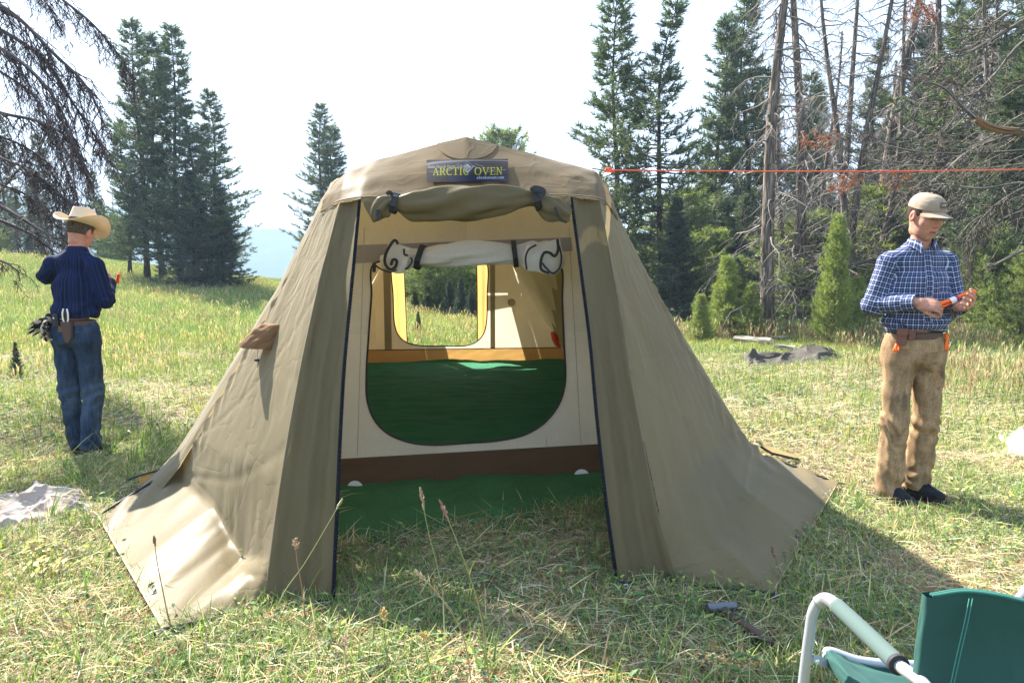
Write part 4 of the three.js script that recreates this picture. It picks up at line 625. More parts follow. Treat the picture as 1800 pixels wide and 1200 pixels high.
function headGeo(tone, hairTone) {
  const skull = ell(V(0, 0.03, -0.015), V(0.076, 0.09, 0.099)), face = ell(V(0, -0.03, 0.018), V(0.063, 0.088, 0.072)), jaw = ell(V(0, -0.08, 0.03), V(0.049, 0.043, 0.052)), chin = ell(V(0, -0.107, 0.058), V(0.022, 0.019, 0.021));
  const nose = cap(V(0, 0.016, 0.084), V(0, -0.028, 0.104), 0.008, 0.0125), wings = cap(V(-0.011, -0.033, 0.092), V(0.011, -0.033, 0.092), 0.0085), brow = cap(V(-0.036, 0.026, 0.070), V(0.036, 0.026, 0.070), 0.014), neck = cap(V(0, -0.085, -0.025), V(0, -0.03, -0.03), 0.044, 0.05);
  const pair = (c, r) => { const a = ell(V(c.x, c.y, c.z), r), b = ell(V(-c.x, c.y, c.z), r); return (x, y, z) => Math.min(a(x, y, z), b(x, y, z)); };
  const cheeks = pair(V(0.040, -0.026, 0.054), V(0.024, 0.022, 0.022)), socket = pair(V(0.031, 0.006, 0.094), V(0.017, 0.011, 0.014)), eye = pair(V(0.0315, 0.006, 0.068), V(0.0145, 0.0125, 0.0145)), lid = pair(V(0.0315, 0.013, 0.071), V(0.0165, 0.0075, 0.0145)), ear = pair(V(0.078, -0.006, -0.012), V(0.010, 0.032, 0.019)), earHole = pair(V(0.088, -0.006, -0.006), V(0.006, 0.018, 0.010));
  const lipU = cap(V(-0.021, -0.0655, 0.079), V(0.021, -0.0655, 0.079), 0.0075), lipD = cap(V(-0.016, -0.0765, 0.080), V(0.016, -0.0765, 0.080), 0.0085), slit = cap(V(-0.024, -0.0708, 0.088), V(0.024, -0.0708, 0.088), 0.0022);
  const f = (x, y, z) => {
    let d = smin(skull(x, y, z), face(x, y, z), 0.03); d = smin(d, jaw(x, y, z), 0.03); d = smin(d, chin(x, y, z), 0.02); d = smin(d, cheeks(x, y, z), 0.025); d = smin(d, brow(x, y, z), 0.016);
    d = smax(d, -socket(x, y, z), 0.012); d = smin(d, nose(x, y, z), 0.012); d = smin(d, wings(x, y, z), 0.008); d = smin(d, lipU(x, y, z), 0.006); d = smin(d, lipD(x, y, z), 0.006); d = smax(d, -slit(x, y, z), 0.003);
    d = smin(d, eye(x, y, z), 0.003); d = smin(d, lid(x, y, z), 0.003); d = smin(d, smax(ear(x, y, z), -earHole(x, y, z), 0.006), 0.01); return smin(d, neck(x, y, z), 0.02);
  };
  const col = (x, y, z) => {
    const k = 0.95 + 0.12 * noise(x * 60, y * 60, z * 60); let c = [tone[0] * k, tone[1] * k, tone[2] * k]; const mix = (b, t) => { c = c.map((q, i) => lerp(q, b[i], clamp(t))); }, ax = Math.abs(x);
    mix([0.50, 0.20, 0.14], 0.55 * Math.exp(-((ax - 0.045) ** 2 + (y + 0.03) ** 2) / 0.0007) * (z > 0.03)); mix([0.52, 0.20, 0.14], 0.5 * (z > 0.09) * Math.exp(-((y + 0.03) ** 2) / 0.0003)); mix([0.55, 0.2, 0.15], (ax > 0.074) * 0.5);
    if (z > 0.066 && ax < 0.022 && y < -0.06 && y > -0.083) mix([0.40, 0.13, 0.11], 0.8); if (z > 0.07 && ax < 0.024 && Math.abs(y + 0.0708) < 0.0022) mix([0.12, 0.04, 0.035], 0.9);
    if (z > 0.05 && Math.abs(ax - 0.033) < 0.019 && Math.abs(y - 0.031 + (ax - 0.033) * 0.1) < 0.0048) mix(hairTone, 0.8); if (z > 0.062 && Math.hypot(ax - 0.0315, (y - 0.0035) * 1.6) < 0.0125) mix(Math.abs(y - 0.006) < 0.0028 ? [0.04, 0.03, 0.025] : tone.map((q) => q * 0.8), 0.8);
    mix(tone.map((q, i) => q * [0.78, 0.72, 0.70][i]), 0.5 * (y < -0.075) * (z > 0.02) * (0.5 + 0.5 * noise(x * 200, y * 200, z * 200)));
    return c;
  };
  return { geo: surface(f, [-0.1, -0.24, -0.14], [0.1, 0.14, 0.14], 0.0042, col), f };
}
function hairGeo(col, low) {                                        // short back and sides under a hat
  const a = ell(V(0, 0.03, -0.017), V(0.0805, 0.094, 0.1025)), b = ell(V(0, 0.03, -0.017), V(0.07, 0.084, 0.092));
  return surface((x, y, z) => { const cut = Math.max(low + 0.03 * clamp((z + 0.03) / 0.05) * (Math.abs(x) > 0.05 ? 1 : 0) - y, z - 0.035 - (y > 0.05 ? 0.03 : 0)); return smax(smax(a(x, y, z), -b(x, y, z), 0.002), cut + 0.004 * noise(x * 160, y * 160, z * 160), 0.006); }, [-0.1, -0.1, -0.14], [0.1, 0.14, 0.1], 0.0045, (x, y, z) => { const k = 0.75 + 0.5 * noise(x * 240, y * 50, z * 240); return col.map((q) => q * k); });
}
function boneUV(g, bones) {                                         // unwraps each triangle round its nearest limb so that woven patterns follow the cloth
  g = g.toNonIndexed(); const P = g.attributes.position, U = g.attributes.uv, p = V(), fr = bones.map(({ a, b, r, ref }) => { const y = b.clone().sub(a).normalize(), z = (ref ?? V(0, 0, 1)).clone(); z.addScaledVector(y, -z.dot(y)).normalize(); return { a, y, z, x: y.clone().cross(z), r, L: a.distanceTo(b) }; });
  for (let t = 0; t < P.count; t += 3) {
    const c = V(); for (let k = 0; k < 3; k++) c.add(p.fromBufferAttribute(P, t + k)); c.divideScalar(3);
    let best = 1e9, B; for (const f of fr) { const q = c.clone().sub(f.a), h = clamp(q.dot(f.y), 0, f.L), e = q.addScaledVector(f.y, -h).length() / f.r; if (e < best) { best = e; B = f; } }
    let a0; for (let k = 0; k < 3; k++) { p.fromBufferAttribute(P, t + k).sub(B.a); let a = Math.atan2(p.dot(B.x), p.dot(B.z)); if (k === 0) a0 = a; else if (a - a0 > Math.PI) a -= 2 * Math.PI; else if (a - a0 < -Math.PI) a += 2 * Math.PI; U.setXY(t + k, a * B.r, p.dot(B.y)); }
  }
  return g;
}
function shoeGeo(a, toe, tall, col) {                               // a laced boot from the ankle towards toe
  const d = toe.clone().sub(a).setY(0).normalize(), q = (f, y) => a.clone().addScaledVector(d, f).setY(y);
  const P = [cap(q(-0.02, 0.05), q(0.06, 0.05), 0.042, 0.045), cap(q(0.06, 0.045), q(0.155, 0.036), 0.046, 0.036), cap(q(0, 0.06), q(-0.005, tall), 0.046, 0.05), cap(q(0.03, 0.085), q(0.12, 0.05), 0.036, 0.034)], sole = cap(q(-0.035, 0.012), q(0.16, 0.012), 0.042, 0.044);
  const f = (x, y, z) => { let e = 1; for (const p of P) e = smin(e, p(x, y, z), 0.02); e = smin(e, smax(sole(x, y, z), Math.abs(y - 0.014) - 0.014, 0.004), 0.006); e += 0.0025 * noise(x * 60, y * 60, z * 60); return Math.max(e, -y + 0.001); };
  const lo = [Math.min(a.x, toe.x) - 0.13, -0.005, Math.min(a.z, toe.z) - 0.13], hi = [Math.max(a.x, toe.x) + 0.13, tall + 0.07, Math.max(a.z, toe.z) + 0.13];
  return surface(f, lo, hi, 0.007, (x, y, z) => { const k = (y < 0.028 ? 0.6 : 1) * (0.8 + 0.4 * noise(x * 40, y * 40, z * 40)); return col.map((c) => c * k); });
}
function person(cfg) {
  const { J } = cfg, g = thing('person', cfg.label, 'person', cfg.pos); g.rotation.y = cfg.turn; g.updateMatrixWorld();
  // bare body, mostly under the clothes
  const limbs = [[J.shL, J.elL, 0.046, 0.038], [J.elL, J.wrL, 0.037, 0.026], [J.shR, J.elR, 0.046, 0.038], [J.elR, J.wrR, 0.037, 0.026], [J.hipL, J.knL, 0.07, 0.052], [J.knL, J.anL, 0.05, 0.036], [J.hipR, J.knR, 0.07, 0.052], [J.knR, J.anR, 0.05, 0.036], [J.pel, J.chest, 0.088, 0.085], [J.shL, J.shR, 0.04, 0.04], [J.chest, J.neck, 0.07, 0.05], [J.neck, J.head.clone().add(V(0, -0.05, -0.03)), 0.052, 0.050], [J.anL, J.toeL, 0.035, 0.03], [J.anR, J.toeR, 0.035, 0.03]].map((a) => cap(...a));
  const bodyF = (x, y, z) => { let d = 1; for (const q of limbs) d = smin(d, q(x, y, z), 0.03); return d; };
  const tone = cfg.tone, body = surface(bodyF, [-0.5, 0.0, -0.35], [0.5, 1.68, 0.55], 0.013, () => tone), H = headGeo(tone, cfg.hair);
  const headM = new THREE.Matrix4().makeTranslation(J.head.x, J.head.y, J.head.z).multiply(new THREE.Matrix4().makeRotationFromEuler(new THREE.Euler(cfg.headPitch, cfg.headYaw, cfg.headRoll ?? 0, 'YXZ')));
  const parts = [body, H.geo.applyMatrix4(headM)];
  for (const [side, wr, hd] of [[1, J.wrL, cfg.handL], [-1, J.wrR, cfg.handR]]) { const y = hd.dir.clone().normalize(), z = hd.palm.clone().addScaledVector(y, -hd.palm.dot(y)).normalize(), x = y.clone().cross(z); parts.push(handGeo(hd.thumb, hd.curl, hd.spread, tone).applyMatrix4(basis(x, y, z, wr))); }
  part('body', mergeGeometries(parts), SKIN, g);
  part('hair', hairGeo(cfg.hair, cfg.hairLow ?? -0.07).applyMatrix4(headM), tinted(), g);
  // shirt
  const trunkS = (x, y, z) => { const c = cfg.lean ?? 0, dz = z - c * clamp((y - 1) / 0.5) - 0.005, t = clamp((y - 1.04) / 0.42), hw = lerp(cfg.waist, cfg.chestW, ss(0, 0.9, t)), hd = lerp(0.118, 0.128, t), k = Math.hypot(x / hw, dz / hd), side = (k - 1) * Math.min(hw, hd); return smax(side, y - 1.43 + 0.35 * Math.abs(x), 0.14); };
  const shA = cap(J.neck.clone().add(V(0.03, -0.055, -0.01)), J.shL, 0.072, 0.058), shB = cap(J.neck.clone().add(V(-0.03, -0.055, -0.01)), J.shR, 0.072, 0.058), shl = (x, y, z) => Math.min(shA(x, y, z), shB(x, y, z)), trap = cap(J.neck.clone().add(V(0, -0.07, -0.01)), J.neck, 0.098, 0.064), AL = [cap(J.shL, J.elL, 0.064, 0.060), cap(J.elL, J.wrL, 0.059, 0.043)], AR = [cap(J.shR, J.elR, 0.064, 0.060), cap(J.elR, J.wrR, 0.059, 0.043)];
  const cutAt = (e, w, b) => { const d = w.clone().sub(e).normalize(), p = w.clone().addScaledVector(d, b); return (x, y, z) => (x - p.x) * d.x + (y - p.y) * d.y + (z - p.z) * d.z; }, cutL = cutAt(J.elL, J.wrL, -0.012), cutR = cutAt(J.elR, J.wrR, -0.012);
  const armF = (A, cut, el, s) => (x, y, z) => { const de = Math.hypot(x - el.x, y - el.y, z - el.z), w = 0.006 * Math.exp(-de * de / 0.008); let d = smin(A[0](x, y, z), A[1](x, y, z), 0.03); d += w * Math.sin(80 * (A[0] === AL[0] ? y : y) + 40 * z + 3 * noise(x * 20, y * 20, z * 20)) + 0.006 * noise(x * 17 + s, y * 12, z * 17); return smax(d, cut(x, y, z), 0.004); };
  const aL = armF(AL, cutL, J.elL, 0), aR = armF(AR, cutR, J.elR, 7), neckHole = cap(J.neck.clone().add(V(0, 0.0, 0.02)), J.neck.clone().add(V(0, 0.2, 0.05)), 0.056, 0.06);
  const shirtF = (x, y, z) => {
    let d = smin(trunkS(x, y, z), shl(x, y, z), 0.07); d = smin(d, trap(x, y, z), 0.05);
    const blouse = 0.020 * Math.exp(-((y - 1.085) ** 2) / 0.0022); d -= blouse; d += 0.007 * Math.sin(y * 60 + 5 * noise(x * 6, y * 3, z * 6)) * Math.exp(-((y - 1.1) ** 2) / 0.006) + 0.008 * noise(x * 14 + y * 5, y * 7, z * 14) + 0.0035 * noise(x * 40, y * 26, z * 40);
    d = smin(d, aL(x, y, z), 0.022); d = smin(d, aR(x, y, z), 0.022); const hem = 1.035 + 0.022 * noise(x * 9, z * 9, cfg.seed) - y; return smax(smax(d, hem, 0.014), -neckHole(x, y, z), 0.006);
  };
  const bones = [{ a: V(0, 0.9, cfg.lean * 0.4 || 0), b: V(0, 1.5, cfg.lean || 0), r: 0.165 }, { a: J.shL, b: J.elL, r: 0.066 }, { a: J.elL, b: J.wrL, r: 0.05, ref: V(0, 1, 0) }, { a: J.shR, b: J.elR, r: 0.066 }, { a: J.elR, b: J.wrR, r: 0.05, ref: V(0, 1, 0) }];
  part('shirt', boneUV(surface(shirtF, [-0.5, 0.98, -0.3], [0.5, 1.66, 0.5], 0.0085), bones), cfg.shirt, g);
  for (const [e, w] of [[J.elL, J.wrL], [J.elR, J.wrR]]) { const d = w.clone().sub(e).normalize(), a = w.clone().addScaledVector(d, -0.07), b = w.clone().addScaledVector(d, -0.006), m = new MB().tube([a, a.clone().lerp(b, 0.5), b], [0.0478, 0.0475, 0.046], 22, null, false); part('cuff', m.build(), cfg.shirt, g); }
  // collar
  { const m = new MB(), n = 30, c = J.neck.clone().add(V(0, -0.005, 0.012)), rows = [];
    for (let k = 0; k <= n; k++) { const a = (k / n - 0.5) * 5.35 + Math.PI, front = Math.pow(Math.abs(k / n - 0.5) * 2, 4), o = V(Math.sin(a), 0, Math.cos(a)), pt = Math.pow(Math.abs(k / n - 0.5) * 2, 8); rows.push([c.clone().addScaledVector(o, 0.058).add(V(0, 0.042 - 0.035 * front, 0.02 * front)), c.clone().addScaledVector(o, 0.066).add(V(0, 0.044 - 0.035 * front, 0.02 * front)), c.clone().addScaledVector(o, 0.083 + 0.006 * pt).add(V(0, 0.006 - 0.04 * front - 0.02 * pt, 0.025 * front))]); }
    part('collar', sheet(rows, 8, 40, null), cfg.shirt, g); }
  if (cfg.placket) { const rows = []; for (let k = 0; k <= 10; k++) { const y = lerp(1.09, 1.47, k / 10); let z = 0.24; while (shirtF(0, y, z) > 0.003 && z > 0) z -= 0.002; rows.push([-0.018, 0, 0.018].map((x) => V(x, y, z + 0.004))); } part('placket', sheet(rows, 6, 40, null), cfg.shirt, g); const pk = []; for (let k = 0; k <= 6; k++) pk.push([0.055, 0.09, 0.125].map((x) => { const y = lerp(1.26, 1.385, k / 6); let z = 0.24; while (shirtF(x, y, z) > 0.003 && z > 0) z -= 0.002; return V(x, y, z + 0.003); })); part('pocket', sheet(pk, 8, 12, null), cfg.shirt, g); }
  // trousers
  const TH = [[J.hipL, J.knL, J.anL], [J.hipR, J.knR, J.anR]].map(([h, k, a], i) => ({ A: cap(h, k, 0.09, 0.073), B: cap(k, a, 0.072, cfg.cuffR), k, a, h, s: i * 5 }));
  const legF = (t) => (x, y, z) => { let d = smin(t.A(x, y, z), t.B(x, y, z), 0.03); const bunch = 0.008 * Math.exp(-((y - 0.13) ** 2) / 0.008) + 0.006 * Math.exp(-((y - t.k.y + 0.04) ** 2) / 0.012); d += bunch * Math.sin(y * 70 + 9 * noise(x * 9, y * 5, z * 9 + t.s) + x * 40) + 0.004 * Math.sin(y * 26 + x * 30 + t.s + 4 * noise(x * 8, y * 8, z * 8)) + 0.006 * noise(x * 12 + t.s, y * 6, z * 12) + 0.003 * noise(x * 40, y * 22, z * 40); return smax(d, 0.055 + 0.012 * noise(x * 14, z * 14, t.s) - y, 0.006); };
  const l0 = legF(TH[0]), l1 = legF(TH[1]), pelv = (x, y, z) => { const t = clamp((y - 0.86) / 0.16), hw = lerp(0.16, cfg.waist - 0.012, t), hd = lerp(0.128, 0.108, t), k = Math.hypot(x / hw, (z + 0.012 * (1 - t)) / hd); return smax(smax((k - 1) * hd, 0.84 - y, 0.06), y - 1.03, 0.006); };
  const trouF = (x, y, z) => { const d = smin(smin(l0(x, y, z), l1(x, y, z), 0.018), pelv(x, y, z) + 0.004 * noise(x * 20, y * 20, z * 20), 0.05); return smax(d, y - 1.03, 0.006); };
  part('trousers', boneUV(surface(trouF, [-0.28, 0.03, -0.24], [0.28, 1.06, 0.26], 0.0085, cfg.trouserColor), [{ a: J.hipL, b: J.anL, r: 0.085 }, { a: J.hipR, b: J.anR, r: 0.085 }]), cfg.trousers, g);
  const beltF = (x, y, z) => smax(pelv(x, Math.min(y, 1.0), z) - 0.007, Math.abs(y - 1.008) - 0.019, 0.004);
  part('belt', surface(beltF, [-0.22, 0.97, -0.18], [0.22, 1.05, 0.18], 0.006), std(0.07, 0.035, 0.022, { roughness: 0.55 }), g);
  part('boot', shoeGeo(J.anL, J.toeL, 0.11, cfg.boot), tinted({ roughness: 0.65 }), g); part('boot', shoeGeo(J.anR, J.toeR, 0.11, cfg.boot), tinted({ roughness: 0.65 }), g);
  return { g, headM, J, world: (v) => g.localToWorld(v.clone()) };
}
// woven patterns, 0.1 m across
const plaidMap = tex(256, 256, (g, w) => {
  g.fillStyle = '#59668c'; g.fillRect(0, 0, w, w); const cell = w / 4;
  for (let k = 0; k < 4; k++) { g.fillStyle = 'rgba(36,43,70,0.75)'; g.fillRect(k * cell + 16, 0, 40, w); g.fillRect(0, k * cell + 16, w, 40); }
  for (let k = 0; k < 4; k++) { g.fillStyle = 'rgba(214,218,232,0.62)'; g.fillRect(k * cell + 2, 0, 7, w); g.fillRect(0, k * cell + 2, w, 7); g.fillStyle = 'rgba(190,200,228,0.5)'; g.fillRect(k * cell + 33, 0, 4, w); g.fillRect(0, k * cell + 33, w, 4); }
}, { repeat: [8.4, 8.4] });
const pinMap = tex(256, 256, (g, w) => { g.fillStyle = '#161e3a'; g.fillRect(0, 0, w, w); for (const [x, d, c] of [[10, 16, 'rgba(14,20,44,0.6)'], [60, 3, 'rgba(90,105,150,0.4)'], [72, 2, 'rgba(90,105,150,0.4)'], [110, 26, 'rgba(24,38,82,0.8)'], [168, 3, 'rgba(85,100,145,0.4)'], [200, 20, 'rgba(14,20,44,0.6)'], [236, 2, 'rgba(110,125,180,0.6)']]) { g.fillStyle = c; g.fillRect(x, 0, d, w); } }, { repeat: [8, 8] });
const denim = dataTex(256, (u, v) => clamp(0.78 + 0.18 * fbm(u * 8, v * 5, 3) + 0.10 * noise(u * 100, v * 100)), true); denim.repeat.set(4, 2);
const toneM = [0.47, 0.235, 0.16];

// the man in the cap, on the right
const capMan = person({
  label: 'young man in tan cap, blue plaid shirt and tan work trousers, looking at his hands', pos: ground(1590, 881), turn: -0.08, seed: 3, tone: toneM, hair: [0.075, 0.045, 0.028], waist: 0.152, chestW: 0.184, lean: 0.005, cuffR: 0.076, placket: true,
  headPitch: 0.34, headYaw: 0.30, headRoll: -0.03, boot: [0.022, 0.023, 0.027],
  shirt: std(1, 1, 1, { map: plaidMap, roughness: 0.9, specularIntensity: 0.2 }), trousers: tinted({ map: denim }),
  trouserColor: (x, y, z) => { const s = ss(0.1, 0.5, fbm(x * 13, y * 11, z * 13 + 3) + 0.25 * noise(x * 60, y * 60, z * 60)) * ss(0.42, 0.55, y) * (1 - ss(0.86, 0.93, y)) * ss(0.0, 0.07, z), k = 0.95 + 0.12 * noise(x * 30, y * 16, z * 30), b = [0.50, 0.335, 0.185].map((c) => c * k), d = [0.20, 0.14, 0.085]; return b.map((c, i) => lerp(c, d[i], s * 0.75)); },
  J: { pel: V(0, 0.96, 0), chest: V(0, 1.34, 0), neck: V(0, 1.53, 0.0), head: V(0.0, 1.69, 0.045), shL: V(0.158, 1.425, -0.02), shR: V(-0.165, 1.425, 0.0), elL: V(0.215, 1.19, -0.01), elR: V(-0.235, 1.18, -0.01), wrL: V(0.135, 1.185, 0.20), wrR: V(-0.085, 1.205, 0.19), hipL: V(0.08, 0.93, 0), hipR: V(-0.08, 0.93, 0), knL: V(0.10, 0.50, -0.01), knR: V(-0.10, 0.50, 0.03), anL: V(0.10, 0.09, -0.09), anR: V(-0.105, 0.09, 0.03), toeL: V(0.19, 0.03, 0.05), toeR: V(-0.04, 0.03, 0.16) },
  handL: { dir: V(0.1, 0.2, 1), palm: V(-0.75, 0.65, 0.1), thumb: -1, curl: [0.5, 0.58, 0.62, 0.66], spread: 0.6 }, handR: { dir: V(0.78, -0.12, 0.55), palm: V(0.5, -0.55, -0.6), thumb: -1, curl: [0.55, 0.75, 0.85, 0.9], spread: 0.25 },
});
{ const CAP = std(0.30, 0.23, 0.165, { roughness: 0.95 }), C = new THREE.Group(); C.name = 'cap'; capMan.g.add(C); C.applyMatrix4(capMan.headM);
  const rows = []; for (let j = 0; j <= 12; j++) { const row = [], f = j / 12; for (let i = 0; i <= 32; i++) { const a = i / 32 * Math.PI * 2, e = f * 1.5705, r = Math.pow(Math.cos(e), 0.75); row.push(V(Math.sin(a) * 0.0845 * r, 0.040 + 0.086 * Math.pow(Math.sin(e), 0.9) + (Math.cos(a) > 0 ? 0.006 * Math.cos(a) * Math.cos(e) : 0), -0.014 + Math.cos(a) * 0.108 * r)); } rows.push(row); }
  part('cap_crown', sheet(rows, 64, 24, (u, v) => 0.0015 * noise(u * 30, v * 12)), CAP, C);
  const bill = []; for (let j = 0; j <= 6; j++) { const f = j / 6, row = []; for (let i = 0; i <= 12; i++) { const t = i / 12 * 2 - 1, a = t * 1.12; row.push(V(Math.sin(a) * lerp(0.0845, 0.086, f), 0.046 - 0.024 * t * t - 0.012 * f, -0.014 + Math.cos(a) * 0.108 + f * 0.078 * Math.sqrt(Math.max(0, 1 - t * t * 0.98)))); } bill.push(row); }
  const b1 = sheet(bill, 30, 14, null), b2 = b1.clone().translate(0, -0.004, 0); part('bill', joinGeo([b1, b2]), CAP, C); part('button', new THREE.SphereGeometry(0.007, 10, 6).translate(0, 0.127, -0.014), CAP, C);
  const em = tex(128, 64, (g, w, h) => { g.fillStyle = '#6d5a49'; g.fillRect(0, 0, w, h); g.fillStyle = '#463a34'; g.beginPath(); g.moveTo(8, 52); g.lineTo(34, 22); g.lineTo(50, 36); g.lineTo(72, 12); g.lineTo(118, 52); g.fill(); g.fillStyle = '#d8d2c6'; g.beginPath(); g.moveTo(34, 24); g.lineTo(46, 36); g.lineTo(24, 44); g.fill(); g.beginPath(); g.moveTo(72, 16); g.lineTo(92, 38); g.lineTo(60, 42); g.fill(); });
  const er = []; for (let j = 0; j <= 4; j++) { const row = []; for (let i = 0; i <= 8; i++) { const a = (i / 8 - 0.5) * 0.62 + 0.12, e = lerp(0.62, 0.22, j / 4), r = Math.pow(Math.cos(e), 0.75); row.push(V(Math.sin(a) * 0.087 * r, 0.040 + 0.089 * Math.pow(Math.sin(e), 0.9) + 0.006, -0.014 + Math.cos(a) * 0.1115 * r)); } er.push(row); }
  part('emblem', sheet(er, 8, 4, null, { unit: true }), std(1, 1, 1, { map: em, roughness: 0.9 }), C); }

// the man in the straw hat, on the left, seen from behind
const hatMan = person({
  label: 'man seen from behind in straw cowboy hat, navy pinstriped shirt and blue jeans', pos: ground(147, 800), turn: 3.08, seed: 8, tone: [0.46, 0.215, 0.145], hair: [0.10, 0.075, 0.055], waist: 0.146, chestW: 0.178, lean: 0.05, cuffR: 0.066, hairLow: -0.075,
  headPitch: 0.42, headYaw: -0.02, headRoll: 0.10, boot: [0.045, 0.03, 0.022],
  shirt: std(1, 1, 1, { map: pinMap, roughness: 0.9, specularIntensity: 0.2 }), trousers: tinted({ map: denim }),
  trouserColor: (x, y, z) => { const f = ss(-0.2, 0.5, fbm(x * 7, y * 5, z * 7 + 9)) * 0.5 + 0.35 * Math.exp(-((y - 0.5) ** 2) / 0.02); return [lerp(0.035, 0.105, f), lerp(0.062, 0.155, f), lerp(0.115, 0.235, f)]; },
  J: { pel: V(0, 0.96, 0), chest: V(0, 1.34, 0.04), neck: V(0, 1.53, 0.055), head: V(-0.01, 1.672, 0.11), shL: V(0.162, 1.435, 0.03), shR: V(-0.16, 1.42, 0.03), elL: V(0.275, 1.35, 0.10), elR: V(-0.205, 1.175, 0.06), wrL: V(0.11, 1.36, 0.31), wrR: V(-0.10, 1.30, 0.28), hipL: V(0.078, 0.93, 0), hipR: V(-0.078, 0.93, 0), knL: V(0.085, 0.50, 0.01), knR: V(-0.085, 0.50, 0.03), anL: V(0.08, 0.09, 0.06), anR: V(-0.09, 0.09, -0.05), toeL: V(0.09, 0.03, 0.24), toeR: V(-0.21, 0.03, 0.05) },
  handL: { dir: V(-0.8, 0.1, 0.5), palm: V(0.3, -0.2, -0.9), thumb: 1, curl: [0.6], spread: 0.5 }, handR: { dir: V(0.5, 0.35, 0.6), palm: V(0.7, 0.1, -0.6), thumb: -1, curl: [0.6], spread: 0.5 },
});
{ const STRAW = std(0.66, 0.52, 0.35, { roughness: 0.8, transmission: 0.18, bumpMap: weave, bumpScale: 0.003 }); STRAW.roughness = 1;
  const Hh = new THREE.Group(); Hh.name = 'cowboy_hat'; hatMan.g.add(Hh); Hh.applyMatrix4(hatMan.headM.clone().multiply(new THREE.Matrix4().makeTranslation(0, 0.055, -0.012)).multiply(new THREE.Matrix4().makeRotationX(-0.16)));
  const crown = []; for (let j = 0; j <= 16; j++) { const row = [], f = j / 16; for (let i = 0; i <= 40; i++) { const a = i / 40 * Math.PI * 2, c = Math.cos(a), s = Math.sin(a), up = Math.min(1, f / 0.68), inn = clamp((f - 0.68) / 0.32), r = lerp(1, 0.84, up) * (1 - inn), x = s * 0.088 * r, z = c * 0.106 * r; let y = 0.122 * Math.pow(up, 0.85) + 0.008 * Math.sin(inn * 3); y -= 0.03 * Math.exp(-(x * x) / 0.0009) * ss(0.55, 1, f) + (0.02 * Math.exp(-((Math.abs(s) - 0.75) ** 2) / 0.05) * (c > 0.2 ? 1 : 0)) * ss(0.4, 0.8, f) * (1 - inn) + 0.02 * (z > 0 ? z / 0.1 : 0) * up; row.push(V(x, y, z)); } crown.push(row); }
  part('hat_crown', sheet(crown, 80, 40, null), STRAW, Hh);
  const brim = []; for (let j = 0; j <= 10; j++) { const row = [], f = j / 10; for (let i = 0; i <= 48; i++) { const a = i / 48 * Math.PI * 2, c = Math.cos(a), s = Math.sin(a), rx = lerp(0.086, 0.185, f) * (1 - 0.12 * f * f * Math.abs(s)), rz = lerp(0.104, 0.205, f); row.push(V(s * rx, 0.002 + 0.075 * f * f * s * s - 0.035 * f * f * c * c * (c > 0 ? 1.2 : 0.8), c * rz)); } brim.push(row); }
  const bg = sheet(brim, 96, 20, null); part('brim', joinGeo([bg, bg.clone().translate(0, 0.003, 0)]), STRAW, Hh);
  part('brim_edge', tube(new THREE.CatmullRomCurve3(brim[10].slice(0, -1), true).getPoints(120).map((p) => p.add(V(0, 0.0015, 0))), 0.0028, 5), STRAW, Hh);
  const bd = []; for (const j of [0, 1]) bd.push(crown[0].map((p, i) => p.clone().lerp(crown[3][i], 0.1 + j * 0.75).multiply(V(1.03, 1, 1.03)))); part('hat_band', sheet(bd, 80, 3, null), std(0.06, 0.04, 0.035), Hh); }

// things they hold or carry
const ORANGE = std(0.95, 0.17, 0.015, { roughness: 0.65 });
function hankGeo(L, W, loops, r0, seed) { const list = [], rr = rng(seed); for (let k = 0; k < loops; k++) { const pts = [], l = L * (0.82 + 0.2 * rr()), w = W * (0.5 + 0.6 * rr()), dz = (rr() - 0.5) * W * 1.1, ph = rr(); for (let q = 0; q < 28; q++) { const t = q / 28 * Math.PI * 2, c = Math.cos(t); pts.push(V(l * c, w * Math.sin(t) * (0.28 + 0.72 * Math.abs(c)), dz * (0.3 + 0.7 * Math.abs(c)) + 0.002 * Math.sin(t * 3 + ph * 6))); } pts.push(pts[0].clone()); list.push(tube(pts, r0, 5)); } return joinGeo(list); }
{ const a = at(1641, 541, 3.80), b = at(1716, 512, 3.80), mid = a.clone().lerp(b, 0.5), g = thing('cord_hank', 'bundled hank of bright orange cord held in the capped man\'s hands', 'cord', mid); g.rotation.set(0, 0.1, Math.atan2(b.y - a.y, b.x - a.x)); g.rotation.x = 0.25;
  part('cord', hankGeo(a.distanceTo(b) * 0.5, 0.026, 12, 0.0042, 4), ORANGE, g); const w = new THREE.CylinderGeometry(0.019, 0.019, 0.032, 16, 1, true).rotateZ(Math.PI / 2).translate(-0.012, 0, 0); part('paper_wrap', w, std(0.75, 0.73, 0.76), g); part('wrap_mark', new THREE.CylinderGeometry(0.0195, 0.0195, 0.008, 16, 1, true).rotateZ(Math.PI / 2).translate(0.012, 0, 0), std(0.3, 0.03, 0.12), g); }
{ const p = capMan.world(V(-0.135, 0.965, 0.095)), g = thing('cord_hank', 'orange cord stuffed in the capped man\'s pocket on his knife-sheath side', 'cord', p); g.rotation.set(0, 0.5, 1.2); part('cord', hankGeo(0.05, 0.022, 9, 0.004, 7), ORANGE, g); }
{ const p = capMan.world(V(0.14, 0.975, 0.08)), g = thing('cord_hank', 'orange cord peeping from the capped man\'s far pocket below the belt buckle side', 'cord', p); g.rotation.set(0, 1.2, 1.4); part('cord', hankGeo(0.045, 0.02, 8, 0.004, 9), ORANGE, g); }
